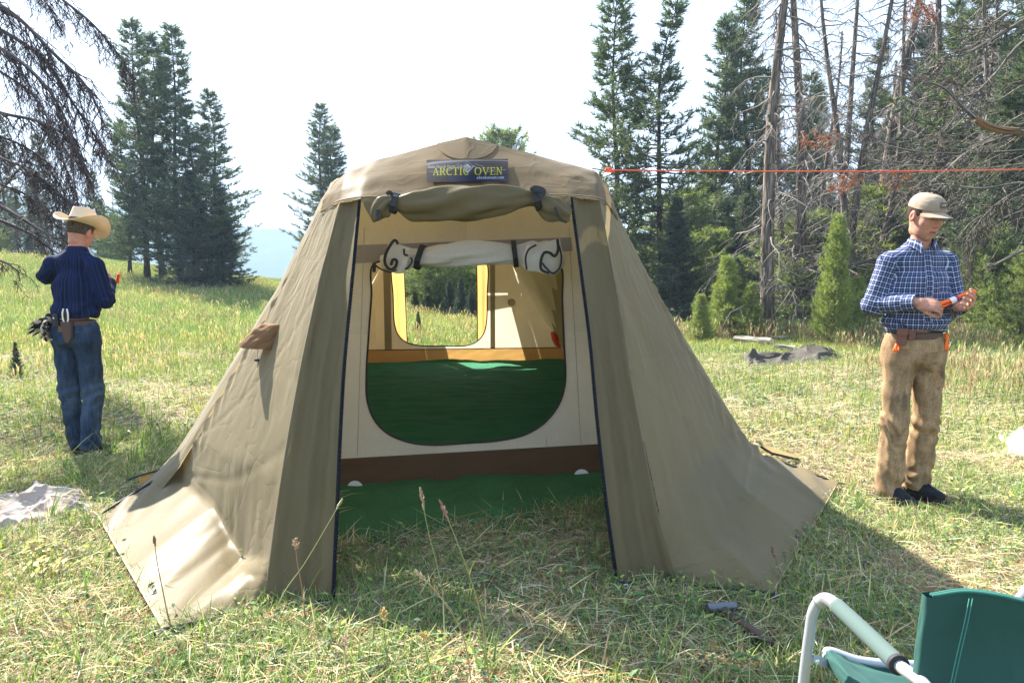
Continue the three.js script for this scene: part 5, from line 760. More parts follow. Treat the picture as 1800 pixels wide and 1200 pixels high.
{ const p = capMan.world(V(-0.12, 1.005, 0.10)), g = thing('knife_sheath', 'small reddish brown leather sheath on the capped man\'s belt', 'sheath', p); g.rotation.y = -0.35; const L = std(0.14, 0.05, 0.03, { roughness: 0.5 });
  const bx = (w, h, d, x, y, z) => { const s = new THREE.Shape(), r = 0.008; s.moveTo(-w / 2 + r, -h / 2); s.lineTo(w / 2 - r, -h / 2); s.quadraticCurveTo(w / 2, -h / 2, w / 2, -h / 2 + r); s.lineTo(w / 2, h / 2); s.lineTo(-w / 2, h / 2); s.lineTo(-w / 2, -h / 2 + r); s.quadraticCurveTo(-w / 2, -h / 2, -w / 2 + r, -h / 2); return new THREE.ExtrudeGeometry(s, { depth: d, bevelSize: 0.003, bevelThickness: 0.003, bevelSegments: 2 }).translate(x, y, z); };
  part('pouch', bx(0.045, 0.085, 0.022, 0, 0, 0), L, g); part('flap', bx(0.05, 0.035, 0.006, 0, 0.03, 0.026), L, g); part('belt_loop', bx(0.03, 0.05, 0.004, 0.05, 0.012, 0.004), L, g); }
{ const g0 = hatMan, p = g0.world(V(-0.035, 1.0, -0.128)), g = thing('tool_holster', 'dark brown leather holster with white-handled pliers on the hatted man\'s belt', 'holster', p); g.rotation.y = 3.08 + Math.PI; const L = std(0.06, 0.03, 0.02, { roughness: 0.6 });
  const s = new THREE.Shape(); s.moveTo(-0.034, 0.02); s.lineTo(0.034, 0.02); s.lineTo(0.03, -0.09); s.quadraticCurveTo(0.004, -0.155, -0.018, -0.10); s.closePath(); part('pocket', new THREE.ExtrudeGeometry(s, { depth: 0.018, bevelSize: 0.005, bevelThickness: 0.005, bevelSegments: 3 }), L, g);
  part('belt_tab', new THREE.BoxGeometry(0.05, 0.045, 0.012).translate(-0.045, -0.03, 0.0), std(0.12, 0.06, 0.03), g); const Wm = std(0.75, 0.72, 0.66);
  for (const k of [-1, 1]) part('plier_handle', tube(curve([V(k * 0.007, 0.0, 0.012), V(k * 0.019, 0.045, 0.016), V(k * 0.02, 0.085, 0.016), V(k * 0.013, 0.118, 0.014)], 12), 0.0055, 7), Wm, g); part('plier_back', new THREE.BoxGeometry(0.03, 0.1, 0.006).translate(0, 0.05, 0.006), BLACK, g); }
{ const p = hatMan.world(V(0.055, 1.03, -0.125)), g = thing('belt_case', 'small black belt case beside the pliers holster on the hatted man', 'case', p); g.rotation.y = 3.08 + Math.PI - 0.1; part('case_body', new THREE.CapsuleGeometry(0.024, 0.06, 6, 14).scale(1, 1, 0.6), BLACK, g); part('snap', new THREE.CylinderGeometry(0.006, 0.006, 0.006, 12).rotateX(Math.PI / 2).translate(0, 0.02, 0.016), METAL, g); }
{ const p = hatMan.world(V(0.185, 1.02, -0.02)), g = thing('work_gloves', 'black and tan work gloves dangling from the hatted man\'s left hip', 'gloves', p); g.rotation.y = 0.2;
  for (const k of [0, 1]) { const geo = handGeo(k ? 1 : -1, [0.35, 0.25, 0.4, 0.5], 0.9, [0.4, 0.32, 0.22]); geo.scale(1.15, 1.0, 1.3); geo.rotateZ(2.05 + k * 0.5).rotateY(0.4 + k * 1.0).translate(0.0, 0.0 - 0.01 * k, 0.02 * k); const C = geo.attributes.color, P = geo.attributes.position; for (let q = 0; q < C.count; q++) if (noise(P.getX(q) * 45, P.getY(q) * 45, P.getZ(q) * 45 + k * 9) > 0.0) C.setXYZ(q, 0.018, 0.018, 0.02); part('glove', geo, tinted(), g); } }
{ const p = hatMan.world(V(-0.185, 1.33, 0.25)), g = thing('cord_hank', 'short red-orange cord in the hands of the man in the cowboy hat', 'cord', p); part('cord', hankGeo(0.04, 0.016, 4, 0.004, 12), std(0.85, 0.08, 0.03), g); g.rotation.z = 1.3; }

// ---------------------------------------------------------------- folding chair, bottom right
{ const ALU = std(0.40, 0.41, 0.44, { metalness: 0.35, roughness: 0.38 }), CG = std(0.016, 0.078, 0.064, { map: weave, roughness: 0.9, sheen: 0.3, sheenColor: new THREE.Color(0.3, 0.6, 0.5), sheenRoughness: 0.6 }), FOAM = std(0.07, 0.105, 0.095, { bumpMap: weave, bumpScale: 0.002, roughness: 0.95 }), foot = atHeight(1408, 1225, 0.3);
  const c0 = V(foot.x, groundY(foot.x, -1.56), -1.5), g = thing('folding_chair', 'green fabric folding chair with white tube frame at the bottom right corner', 'chair', c0);
  const legTop = [V(0.705, 0.0, -1.60), at(1412, 1205, 1.585), at(1424, 1110, 1.575), at(1430, 1075, 1.57), at(1441, 1056, 1.563), at(1455, 1053, 1.545)];
  const arm = [at(1455, 1053, 1.545), at(1480, 1072, 1.49), at(1530, 1120, 1.375), at(1580, 1168, 1.275), at(1640, 1226, 1.165)];
  const frame = curve([...legTop, ...arm.slice(1), V(arm[4].x + 0.01, 0.4, -1.1), V(arm[4].x + 0.02, 0.0, -1.2)], 90);
  partW('frame', tube(frame, 0.0125, 12), ALU, g); partW('frame', tube(frame.map((p) => p.clone().add(V(0.54, 0, 0.06))), 0.0125, 10), ALU, g);
  partW('arm_corner', tube(curve([at(1438, 1060, 1.563), at(1450, 1053, 1.553), at(1462, 1057, 1.528), at(1474, 1067, 1.502)], 16), 0.0158, 14), std(0.42, 0.42, 0.43, { metalness: 0.6, roughness: 0.35, bumpMap: creases, bumpScale: 0.004 }), g);
  partW('arm_pad', tube(curve([at(1472, 1065, 1.506), at(1505, 1096, 1.43), at(1545, 1134, 1.345), at(1578, 1166, 1.278)], 30), 0.0185, 18), FOAM, g, 'green foam sleeve of the left arm');
  partW('end_ring', tube(curve([at(1577, 1165, 1.28), at(1582, 1170, 1.27)], 3), 0.0205, 18), BLACK, g);
  for (const [x, y, d] of [[1432, 1158, 1.57], [1592, 1186, 1.25]]) { const p = at(x, y, d).add(V(0.002, 0, 0.012)); partW('rivet', new THREE.SphereGeometry(0.006, 10, 8).scale(1, 1, 0.5).translate(p.x, p.y, p.z), METAL, g); }
  partW('bracket', ribbon([at(1430, 1157, 1.575), at(1456, 1166, 1.6)], V(0, 0.5, 1), 0.02, 0.004), ALU, g);
  const fl = at(1452, 1152, 1.63);
  partW('seat_rail', tube(curve([fl.clone().add(V(0, 0.0, 0.0)), fl.clone().add(V(0.012, 0.004, -0.012)), fl.clone().add(V(0.09, -0.012, 0.005)), fl.clone().add(V(0.5, -0.012, 0.03))], 30), 0.0115, 10), ALU, g);
  partW('seat_rail', tube([fl.clone(), fl.clone().add(V(0.01, -0.005, 0.07)), fl.clone().add(V(0.03, -0.02, 0.5))], 0.0105, 10), ALU, g);
  const L = [0, 0.02, 0.09, 0.2, 0.35, 0.5].map((t) => fl.clone().add(V(0.004 + 0.03 * t / 0.5, 0.006 - 0.02 * t / 0.5, t + 0.012)));
  partW('seat', sheet(L.map((p) => [p.clone().add(V(-0.016, -0.014, 0)), p.clone().add(V(-0.012, 0.012, 0)), p.clone().add(V(0.012, 0.012, 0)), p.clone().add(V(0.08, -0.018, 0)), p.clone().add(V(0.27, -0.045, 0)), p.clone().add(V(0.5, -0.01, 0))]), 50, 40, (u, v) => 0.003 * noise(u * 12, v * 12)), CG, g);
  // backrest: a flat sleeve of cloth round two posts
  const top = [[1641, 1050, 1.21], [1700, 1042, 1.205], [1760, 1049, 1.185], [1800, 1059, 1.17], [1900, 1085, 1.14], [2050, 1110, 1.12]], bot = [[1622, 1205, 1.2], [1690, 1220, 1.195], [1755, 1225, 1.18], [1800, 1232, 1.165], [1905, 1250, 1.135], [2050, 1280, 1.115]];
  const f = top.map((p) => at(...p)), b = bot.map((p) => at(...p)), loop = (P) => [...P.map((p, i) => p.clone().add(V(0, 0, i === 0 ? -0.022 : -0.007))).reverse(), P[0].clone().add(V(-0.010, 0, -0.011)), ...P.map((p) => p.clone())], rows = []; for (let k = 0; k <= 6; k++) rows.push(loop(f.map((p, i) => p.clone().lerp(b[i], k / 6).add(V(0, 0, 0.012 * Math.sin(k / 6 * 3.1) * -Math.min(1, i / 2))))));
  partW('backrest', sheet(rows, 120, 40, (u, v) => 0.0012 * noise(u * 24, v * 6)), CG, g);
  partW('hem', tube(curve(f.map((p) => p.clone().add(V(0, 0.001, -0.002))), 30), 0.004, 6), std(0.01, 0.09, 0.07), g); partW('hem', tube(curve(f.map((p) => p.clone().add(V(0, 0.001, -0.008))), 30), 0.004, 6), std(0.01, 0.09, 0.07), g);
  for (const dx of [0, 6]) partW('stitching', tube([at(1702 + dx, 1050, 1.196), at(1694 + dx, 1090, 1.193), at(1680 + dx, 1150, 1.188), at(1668 + dx, 1206, 1.186)].map((p) => p.add(V(0, 0, 0.004))), 0.0011, 4), std(0.05, 0.22, 0.18), g);
  partW('back_post', tube([f[0].clone().add(V(0.012, -0.01, -0.018)), b[0].clone().add(V(0.012, -0.2, -0.0))], 0.011, 8), ALU, g); partW('back_post', tube([at(1830, 1010, 1.175), at(1790, 1060, 1.2), at(1800, 1300, 1.17)], 0.011, 8), ALU, g);
}
// ---------------------------------------------------------------- hammer
{ const a = ground(1268, 1092).add(V(0, 0.055, 0)), b = ground(1356, 1153).add(V(0, 0.045, 0)), g = thing('hammer', 'hand sledge hammer lying in the grass between the tent and the chair', 'hammer', a), ax = ground(1290, 1084).sub(ground(1240, 1089)).setY(0).normalize(), N = (t) => a.clone().addScaledVector(ax, t), ST = std(0.13, 0.135, 0.15, { metalness: 0.7, roughness: 0.42 });
  partW('head', tube([N(-0.062), N(-0.058), N(-0.035), N(-0.028), N(-0.016), N(0.016), N(0.028), N(0.035), N(0.058), N(0.062)].map((p) => p.add(V(0, 0.005, 0))), [0.017, 0.021, 0.021, 0.017, 0.02, 0.02, 0.017, 0.021, 0.021, 0.017], 12), ST, g);
  const d = b.clone().sub(a); partW('handle', tube([0, 0.2, 0.5, 0.8, 0.97, 1].map((t) => a.clone().addScaledVector(d, t).add(V(0, 0.004, 0))), [0.0135, 0.012, 0.0125, 0.0155, 0.0165, 0.013], 10), std(0.20, 0.135, 0.095, { map: barkTex, roughness: 0.8 }), g); }
// ---------------------------------------------------------------- logs and cloths on the meadow
{ const LOG = std(0.78, 0.70, 0.58, { map: barkTex, roughness: 0.95 }), END = std(0.55, 0.43, 0.28), r = rng(3);
  for (const [x0, y0, x1, y1, R, label] of [[1219, 599, 1286, 598, 0.09, 'thick pale log nearest the tent wall on the right meadow'], [1289, 598, 1338, 598, 0.075, 'pale log in line behind the thick log'], [1293, 607, 1356, 613, 0.065, 'slanting pale log in front of the others'], [1343, 603, 1392, 603, 0.04, 'thin white log farthest right of the pale logs'], [1362, 622, 1398, 625, 0.05, 'short pale log just behind the brown tarp']]) {
    const a = ground(x0, y0).add(V(0, R + 0.07, 0)), b = ground(x1, y1).add(V(0, R + 0.07, 0)), g = thing('log', label, 'log', a, 'felled pale logs'), pts = [], rad = []; for (let k = 0; k <= 6; k++) { pts.push(a.clone().lerp(b, k / 6).add(V(0, 0.008 * (r() - 0.5), 0.015 * (r() - 0.5)))); rad.push(R * (0.9 + 0.2 * r())); }
    partW('trunk', new MB().tube(pts, rad, 10, null, false).build(), LOG, g); const dd = b.clone().sub(a).normalize(); for (const [p, s] of [[pts[0], -1], [pts[6], 1]]) { const e = new THREE.CylinderGeometry(R * 0.97, R * 0.97, 0.01, 12); e.applyQuaternion(new THREE.Quaternion().setFromUnitVectors(V(0, 1, 0), dd)); e.translate(p.x, p.y, p.z); partW('cut_end', e, END, g); } } }
function crumple(pxs, h, nu, nv, f, edge = 0.01) {                  // cloth dropped on the ground within a four-sided outline of the photograph
  const c = pxs.map(([x, y]) => ground(x, y)), rows = []; for (let j = 0; j <= 8; j++) { const row = []; for (let i = 0; i <= 8; i++) { const s = i / 8, t = j / 8, p = c[0].clone().lerp(c[1], s).lerp(c[3].clone().lerp(c[2], s), t); p.x += 0.06 * noise(s * 4, t * 4, h * 9) * c[0].distanceTo(c[1]); p.z += 0.10 * noise(s * 4, t * 4, h * 9 + 5) * c[0].distanceTo(c[3]); p.y = groundY(p.x, p.z); row.push(p); } rows.push(row); }
  const g = sheet(rows, nu, nv, null), P = g.attributes.position; for (let k = 0; k < P.count; k++) { const i = k % (nu + 1), j = Math.floor(k / (nu + 1)), s = i / nu, t = j / nv, e = Math.min(1, Math.min(s, 1 - s, t, 1 - t) * 7); P.setY(k, P.getY(k) + edge + h * Math.max(0, f(s, t)) * (0.25 + 0.75 * e)); } g.computeVertexNormals(); return g; }
single('canvas_tarp', crumple([[1308, 624], [1474, 622], [1482, 640], [1300, 652]], 0.27, 110, 60, (s, t) => 0.12 + 0.55 * Math.exp(-((s - 0.72) ** 2) / 0.05) * Math.pow(Math.sin(t * 3.1), 2) + 0.75 * Math.exp(-((s - 0.08) ** 2) / 0.006) * (0.5 + 0.6 * noise(s * 16, t * 5)) + 0.26 * Math.pow(1 - Math.abs(noise(s * 3 + t * 1.5, t * 6)), 4) + 0.12 * Math.pow(1 - Math.abs(noise(s * 5 - t * 3, t * 12, 5)), 4)), std(0.05, 0.041, 0.027, { bumpMap: creases, bumpScale: 0.01 }), 'crumpled dark olive brown tarp on the meadow behind the tent\'s right skirt', 'tarp');
single('linen_sheet', crumple([[-60, 885], [140, 858], [168, 905], [-40, 980]], 0.1, 150, 110, (s, t) => 0.06 + 0.42 * Math.pow(1 - Math.abs(noise(s * 2.2 + t * 1.2, t * 3.5 - s * 2, 2)), 3) + 0.30 * Math.pow(1 - Math.abs(noise(s * 3.5 - t * 4, t * 6 + s * 2, 4)), 4) + 0.16 * Math.pow(1 - Math.abs(noise(s * 7 + t * 9, t * 8 - s * 6, 6)), 4) + 0.4 * Math.exp(-((s - 0.62) ** 2 + (t - 0.25) ** 2) / 0.02)), std(0.34, 0.285, 0.245, { bumpMap: creases, bumpScale: 0.006, roughness: 0.95 }), 'crumpled pale beige sheet on the grass at the left edge', 'sheet');
single('plastic_sheet', crumple([[1764, 772], [1850, 764], [1860, 812], [1768, 812]], 0.12, 60, 50, (s, t) => 0.15 + 0.7 * Math.abs(noise(s * 4, t * 4, 12)) + 0.4 * noise(s * 11, t * 11, 3) + 0.3 * noise(s * 22, t * 22, 9)), std(0.80, 0.81, 0.83, { roughness: 0.5 }), 'crinkled white plastic sheet on the grass at the right edge', 'sheet');
// ---------------------------------------------------------------- dead limbs reaching in from two trees outside the picture
function limb(B, r, pts, r0, twigs, hang, fine) {
  const c = curve(pts, 22), rad = c.map((_, k) => lerp(r0, r0 * 0.2, k / 22)); B.tube(c, rad, 6);
  for (let q = 0; q < twigs; q++) {
    const f = 0.08 + 0.92 * Math.pow(r(), 0.8), p = cat(c, f), T = cat(c, Math.min(1, f + 0.03)).sub(cat(c, Math.max(0, f - 0.03))).normalize(), d = T.multiplyScalar(0.7).add(V(r() - 0.5, (r() - 0.5) * 1.1 - hang, r() - 0.5)).normalize(), l = (0.25 + 0.55 * r()) * (1.1 - 0.5 * f) * fine, line = [p];
    for (let k = 1; k <= 4; k++) line.push(p.clone().addScaledVector(d, l * k / 4).add(V(noise(k * 0.9, q) * 0.06, -hang * 0.28 * l * (k / 4) ** 2 + noise(k * 0.9, q, 4) * 0.05, noise(k * 0.9, q, 8) * 0.06)));
    B.tube(line, [r0 * 0.24, r0 * 0.19, r0 * 0.14, r0 * 0.1, r0 * 0.04], 4, null, false);
    for (let k = 0; k < 8; k++) { const s = cat(line, 0.2 + 0.8 * r()), e = V(r() - 0.5, r() * 0.4 - 0.2 - hang * 0.9, r() - 0.5).normalize().multiplyScalar(l * (0.15 + 0.25 * r())), m = s.clone().addScaledVector(e, 0.55).add(V((r() - 0.5) * 0.04, 0, (r() - 0.5) * 0.04)), t = s.clone().add(e); B.tube([s, m, t], [0.0035, 0.0025, 0.001], 3, null, false); if (r() < 0.8) B.tube([m, m.clone().add(V((r() - 0.5) * 0.12, -0.03 - 0.1 * r() * (hang + 0.3), (r() - 0.5) * 0.12))], [0.0025, 0.0008], 3, null, false); }
  }
}
{ const r = rng(19), d = 7.5, foot = V(-8.2, 0, -8), g = thing('dead_tree', 'dead tree whose long bare drooping limbs reach in at the top left', 'tree', V(foot.x, groundY(foot.x, foot.z) - 0.05, foot.z)), lm = std(0.26, 0.195, 0.185, { map: barkTex, roughness: 0.95 });
  partW('trunk', new MB().tube([0, 1, 2, 4, 6, 8, 9].map((y) => V(foot.x - 0.03 * y, y, foot.z)), [0.26, 0.2, 0.19, 0.17, 0.14, 0.1, 0.06], 10).build(), M.greyBark, g);
  const L = (list, dd) => [V(foot.x, at(list[0][0], list[0][1] - 60, dd).y, foot.z), ...list.map(([x, y]) => at(x, y, dd))];
  for (const [list, dd, r0, n, hang, fine] of [
    [[[-120, -40], [10, 15], [95, 95], [150, 150], [186, 225]], 7.4, 0.032, 74, 0.55, 1.0], [[[-120, 0], [0, 52], [80, 108], [130, 185], [178, 255]], 7.6, 0.034, 74, 0.6, 1.0], [[[-120, 40], [0, 85], [70, 140], [110, 200], [150, 300]], 7.2, 0.03, 70, 0.7, 1.0],
    [[[-120, 150], [0, 198], [70, 214], [120, 245], [160, 330]], 7.8, 0.03, 66, 0.7, 0.9], [[[-120, -90], [60, -40], [110, 0], [160, 40], [205, 92], [228, 130]], 8.2, 0.028, 60, 0.45, 0.9], [[[-120, 240], [0, 278], [60, 304], [105, 342]], 7.6, 0.026, 56, 0.5, 0.9],
    [[[-120, 300], [0, 362], [60, 398], [120, 432]], 6.6, 0.03, 16, 0.4, 0.7], [[[-120, 350], [0, 388], [60, 415], [95, 443]], 6.8, 0.034, 14, 0.3, 0.7], [[[-120, 440], [0, 458], [31, 476]], 6.4, 0.026, 10, 0.4, 0.6], [[[-120, 330], [-20, 350], [30, 300], [70, 260], [90, 200]], 8.4, 0.02, 40, 0.3, 0.9], [[[-120, 60], [-10, 120], [60, 170], [100, 250], [130, 350]], 8.0, 0.024, 66, 0.6, 1.0], [[[-120, 180], [-10, 235], [50, 262], [95, 300], [125, 390]], 8.2, 0.022, 66, 0.6, 0.9], [[[-120, 260], [-10, 320], [50, 345], [100, 400], [115, 440]], 8.0, 0.02, 56, 0.5, 0.9], [[[-120, -130], [20, -60], [70, -10], [100, 40]], 8.4, 0.024, 50, 0.5, 0.9]]) {
    const B = new MB(); limb(B, r, L(list, dd), r0, n, hang, fine); partW('limb', B.build(), lm, g); } }
{ const r = rng(29), foot = V(6.9, 0, -7.6), g = thing('dead_tree', 'dead tree whose crooked bare limbs reach in from the right edge above the capped man', 'tree', V(foot.x, groundY(foot.x, foot.z) - 0.05, foot.z)), lm = std(0.33, 0.285, 0.235, { map: barkTex, roughness: 0.95 }), peel = std(0.45, 0.25, 0.12, { map: barkTex, roughness: 0.9 });
  partW('trunk', new MB().tube([0, 1, 2, 4, 6, 8, 9].map((y) => V(foot.x + 0.02 * y, y, foot.z)), [0.25, 0.2, 0.19, 0.17, 0.14, 0.1, 0.06], 10).build(), M.greyBark, g);
  const L = (list, dd) => [V(foot.x, at(list[0][0], list[0][1], dd).y, foot.z), ...list.map(([x, y]) => at(x, y, dd))];
  for (const [list, dd, r0, n, hang, fine] of [
    [[[1900, -20], [1800, 36], [1742, 70], [1695, 95], [1656, 101]], 6.8, 0.03, 20, 0.1, 0.8], [[[1900, 40], [1800, 72], [1750, 130], [1700, 180], [1660, 230]], 7.2, 0.02, 23, 0.15, 0.8], [[[1900, 230], [1795, 232], [1735, 222], [1695, 190], [1660, 155], [1630, 143]], 6.6, 0.036, 14, 0.1, 0.8],
    [[[1900, 220], [1770, 240], [1700, 268], [1640, 318], [1602, 328]], 6.9, 0.022, 26, 0.25, 0.8], [[[1900, 255], [1740, 268], [1625, 268], [1545, 252], [1480, 238]], 7.3, 0.02, 29, 0.1, 0.8], [[[1900, 320], [1790, 322], [1725, 331], [1650, 324], [1618, 331]], 6.7, 0.026, 30, 0.45, 0.8], [[[1900, 420], [1800, 440], [1768, 455], [1748, 466]], 6.5, 0.026, 5, 0.1, 0.5],
    [[[1900, 300], [1790, 335], [1735, 375], [1700, 420]], 6.8, 0.018, 32, 0.6, 0.8], [[[1900, 120], [1800, 150], [1740, 180], [1690, 150], [1640, 130]], 7.6, 0.016, 26, 0.1, 0.8], [[[1900, 360], [1800, 370], [1740, 400], [1700, 455]], 7.4, 0.016, 32, 0.5, 0.8], [[[1900, -60], [1790, 10], [1720, 50], [1660, 40], [1610, 20]], 7.9, 0.015, 29, 0.1, 0.9], [[[1900, 180], [1800, 200], [1720, 250], [1660, 250], [1590, 280]], 8.0, 0.014, 29, 0.2, 0.9], [[[1900, 280], [1780, 290], [1690, 300], [1600, 290], [1510, 315]], 8.2, 0.015, 32, 0.25, 0.9]]) {
    const B = new MB(); limb(B, r, L(list, dd), r0, n, hang, fine); partW('limb', B.build(), lm, g); }
  const p = [at(1792, 231, 6.57), at(1760, 228, 6.56), at(1735, 221, 6.55), at(1716, 209, 6.55)]; partW('peeled_bark', tube(curve(p, 14), 0.034, 8), peel, g, 'orange-brown stretch of limb without bark');
  const R = new MB(); for (const [x, y, w, h, n] of [[1412, 228, 60, 28, 34], [1480, 300, 40, 26, 18], [1545, 296, 60, 32, 30], [1455, 318, 40, 16, 12]]) for (let k = 0; k < n; k++) spray(R, r, at(x + r() * w, y + r() * h, 8.2), V(r() - 0.5, -0.4, r() - 0.5).normalize(), 0.08, PAL.rust, 7, 0.012);
  for (let k = 0; k < 26; k++) spray(R, r, at(1590 + r() * 55, -14 + r() * 40 + 6, 6.5), V(0.4, -0.8, 0.1).normalize(), 0.07, PAL.rust, 9, 0.009); const c = R.build(false); c.computeVertexNormals(); partW('dead_needles', c, M.needles, g); }

// ---------------------------------------------------------------- grass and small plants
const LEAF = std(1, 1, 1, { vertexColors: true, transmission: 0.38, roughness: 1 });
function blade(m, r, base, dir, L, w, lean, col, segs = 3, curl = 1) { // one arching blade
  const side = V(-dir.z, 0, dir.x); let p = base.clone(), a = lean * 0.4, prev = null;
  for (let k = 0; k <= segs; k++) { const f = k / segs, ww = w * (1 - f * f) * 0.5 + 0.0002, x = m.vert(p.clone().addScaledVector(side, ww), col), y = m.vert(p.clone().addScaledVector(side, -ww), col); if (prev) { m.tri(prev[0], prev[1], y); m.tri(prev[0], y, x); } prev = [x, y]; a += lean * curl / segs; p = p.clone().addScaledVector(dir, Math.sin(a) * L / segs).add(V(0, Math.cos(a) * L / segs, 0)); }
}
const GC = { green: [0.085, 0.165, 0.032], mid: [0.15, 0.225, 0.042], lime: [0.30, 0.37, 0.06], straw: [0.52, 0.43, 0.21], pale: [0.68, 0.60, 0.40], rust: [0.28, 0.13, 0.05], dark: [0.045, 0.075, 0.022] };
const jig = (r, c, s = 0.25) => { const k = 1 - s + 2 * s * r(); return c.map((q) => q * k); };
function tuftGeo(seed, n, h, rad, w, leanMax, pal, segs = 3) { const r = rng(seed), m = new MB(); for (let k = 0; k < n; k++) { const a = r() * 6.283, o = r() * 6.283, q = Math.sqrt(r()) * rad; blade(m, r, V(Math.cos(o) * q, -0.005, Math.sin(o) * q), V(Math.cos(a), 0, Math.sin(a)), h * (0.55 + 0.75 * r()), w * (0.7 + 0.6 * r()), 0.2 + leanMax * r(), jig(r, pal[Math.floor(r() * pal.length)]), segs); } return m.build(); }
function litterGeo(seed, n, rad, pal) { const r = rng(seed), m = new MB(); for (let k = 0; k < n; k++) { const a = r() * 6.283, o = r() * 6.283, q = Math.sqrt(r()) * rad, p = V(Math.cos(o) * q, 0.008 + 0.03 * r(), Math.sin(o) * q), L = 0.06 + 0.14 * r(), w = 0.0016 + 0.003 * r() * r(), d = V(Math.cos(a), (r() - 0.45) * 0.5, Math.sin(a)), s = V(-Math.sin(a), (r() - 0.5) * 0.8, Math.cos(a)).multiplyScalar(w / 2), c = jig(r, pal[Math.floor(r() * pal.length)]), b = V(0, 0.012 * r(), 0); const v = [p.clone().add(s), p.clone().sub(s), p.clone().addScaledVector(d, L / 2).add(b).add(s), p.clone().addScaledVector(d, L / 2).add(b).sub(s), p.clone().addScaledVector(d, L)].map((x) => m.vert(x, c)); m.tri(v[0], v[1], v[3]); m.tri(v[0], v[3], v[2]); m.tri(v[2], v[3], v[4]); } return m.build(); }
function herbGeo(seed, n, rad, size, pal, lift = 0.05) { const r = rng(seed), m = new MB(); for (let k = 0; k < n; k++) { const a = r() * 6.283, q = Math.sqrt(r()) * rad, o = V(Math.cos(a), 0, Math.sin(a)), c = o.clone().multiplyScalar(q).add(V(0, 0.012 + lift * r(), 0)), d = o.clone().applyAxisAngle(V(0, 1, 0), (r() - 0.5) * 2.4).add(V(0, (r() - 0.4) * 0.7, 0)).normalize(), s = V(-d.z, (r() - 0.5) * 0.6, d.x).normalize(), L = size * (0.6 + 0.8 * r()), w = L * (0.17 + 0.13 * r()), col = jig(r, pal[Math.floor(r() * pal.length)]), up = V(0, 0.12 * L, 0);
    const v = [c, c.clone().addScaledVector(d, L * 0.35).addScaledVector(s, w).add(up), c.clone().addScaledVector(d, L * 0.4), c.clone().addScaledVector(d, L * 0.35).addScaledVector(s, -w).add(up), c.clone().addScaledVector(d, L * 0.75).addScaledVector(s, w * 0.7).add(up), c.clone().addScaledVector(d, L * 0.75).addScaledVector(s, -w * 0.7).add(up), c.clone().addScaledVector(d, L)].map((p) => m.vert(p, col)); m.tri(v[0], v[1], v[2]); m.tri(v[0], v[2], v[3]); m.tri(v[1], v[4], v[2]); m.tri(v[2], v[5], v[3]); m.tri(v[4], v[6], v[2]); m.tri(v[2], v[6], v[5]); } return m.build(); }
function seedGeo(seed, n, h, rad, pal) { const r = rng(seed), m = new MB(); for (let k = 0; k < n; k++) { const a = r() * 6.283, q = Math.sqrt(r()) * rad, d = V(Math.cos(a), 0, Math.sin(a)), b = V(Math.cos(a * 3) * q, 0, Math.sin(a * 3) * q), H = h * (0.55 + 0.6 * r()), c = jig(r, pal[Math.floor(r() * pal.length)]), l = 0.25 * r(); blade(m, r, b, d, H, 0.0035, l, c, 3); if (r() < 0.6) { const p = b.clone().addScaledVector(d, Math.sin(l) * H * 0.9).add(V(0, Math.cos(l * 0.9) * H * 0.93, 0)); for (let q2 = 0; q2 < 3; q2++) blade(m, r, p.clone().add(V(0, -0.02 * q2, 0)), V(Math.cos(a + q2 * 2), 0, Math.sin(a + q2 * 2)), 0.06 + 0.03 * r(), 0.012, 0.3, jig(r, c), 2); } } return m.build(); }
// where plants may stand
const inTent = (x, z, pad = 0) => { const dx = x - TX, d = -z - TD, u = AD * dx - AX * d, s = AX * dx + AD * d; return s > 0.1 - pad && s < 5.9 + pad && Math.abs(u) < 1.85 + pad; };
const quads = [[[-60, 893], [132, 866], [152, 902], [-40, 962]], [[1316, 630], [1466, 628], [1474, 642], [1306, 655]], [[1770, 776], [1850, 768], [1855, 810], [1774, 810]]].map((q) => q.map(([x, y]) => ground(x, y)));
const clothF = [ground(588, 970), ground(1075, 893)];
const skirtQ = [[286, 1104], [172, 906], [300, 832], [465, 1076]].map(([x, y]) => ground(x, y)), skirtR = [[1193, 1034], [1345, 800], [1473, 849], [1358, 1041]].map(([x, y]) => ground(x, y)), inQuad = (q, x, z) => { let s = 0; for (let k = 0; k < 4; k++) { const a = q[k], b = q[(k + 1) % 4]; s += Math.sign((b.x - a.x) * (z - a.z) - (b.z - a.z) * (x - a.x)); } return Math.abs(s) === 4; };
const feet = [[1590, 881, 0.36], [147, 800, 0.34], [1268, 1084, 0.1], [1290, 1096, 0.08], [1308, 1112, 0.08], [1326, 1127, 0.08], [1342, 1140, 0.08], [1354, 1150, 0.08]].map(([x, y, r]) => [ground(x, y), r]);
const blocked = (x, z) => inTent(x, z) || inQuad(skirtQ, x, z) || inQuad(skirtR, x, z) || quads.some((q) => inQuad(q, x, z)) || feet.some(([p, R]) => Math.hypot(p.x - x, p.z + 0.04 - z) < R * 0.75) || (x > -1.1 && x < 0.85 && -z > lerp(-clothF[0].z, -clothF[1].z, clamp((x - clothF[0].x) / (clothF[1].x - clothF[0].x))) + 0.03 && -z < 5) || (Math.hypot((x + 3.15) / 0.36, (z + 5.95) / 0.3) < 0.7);
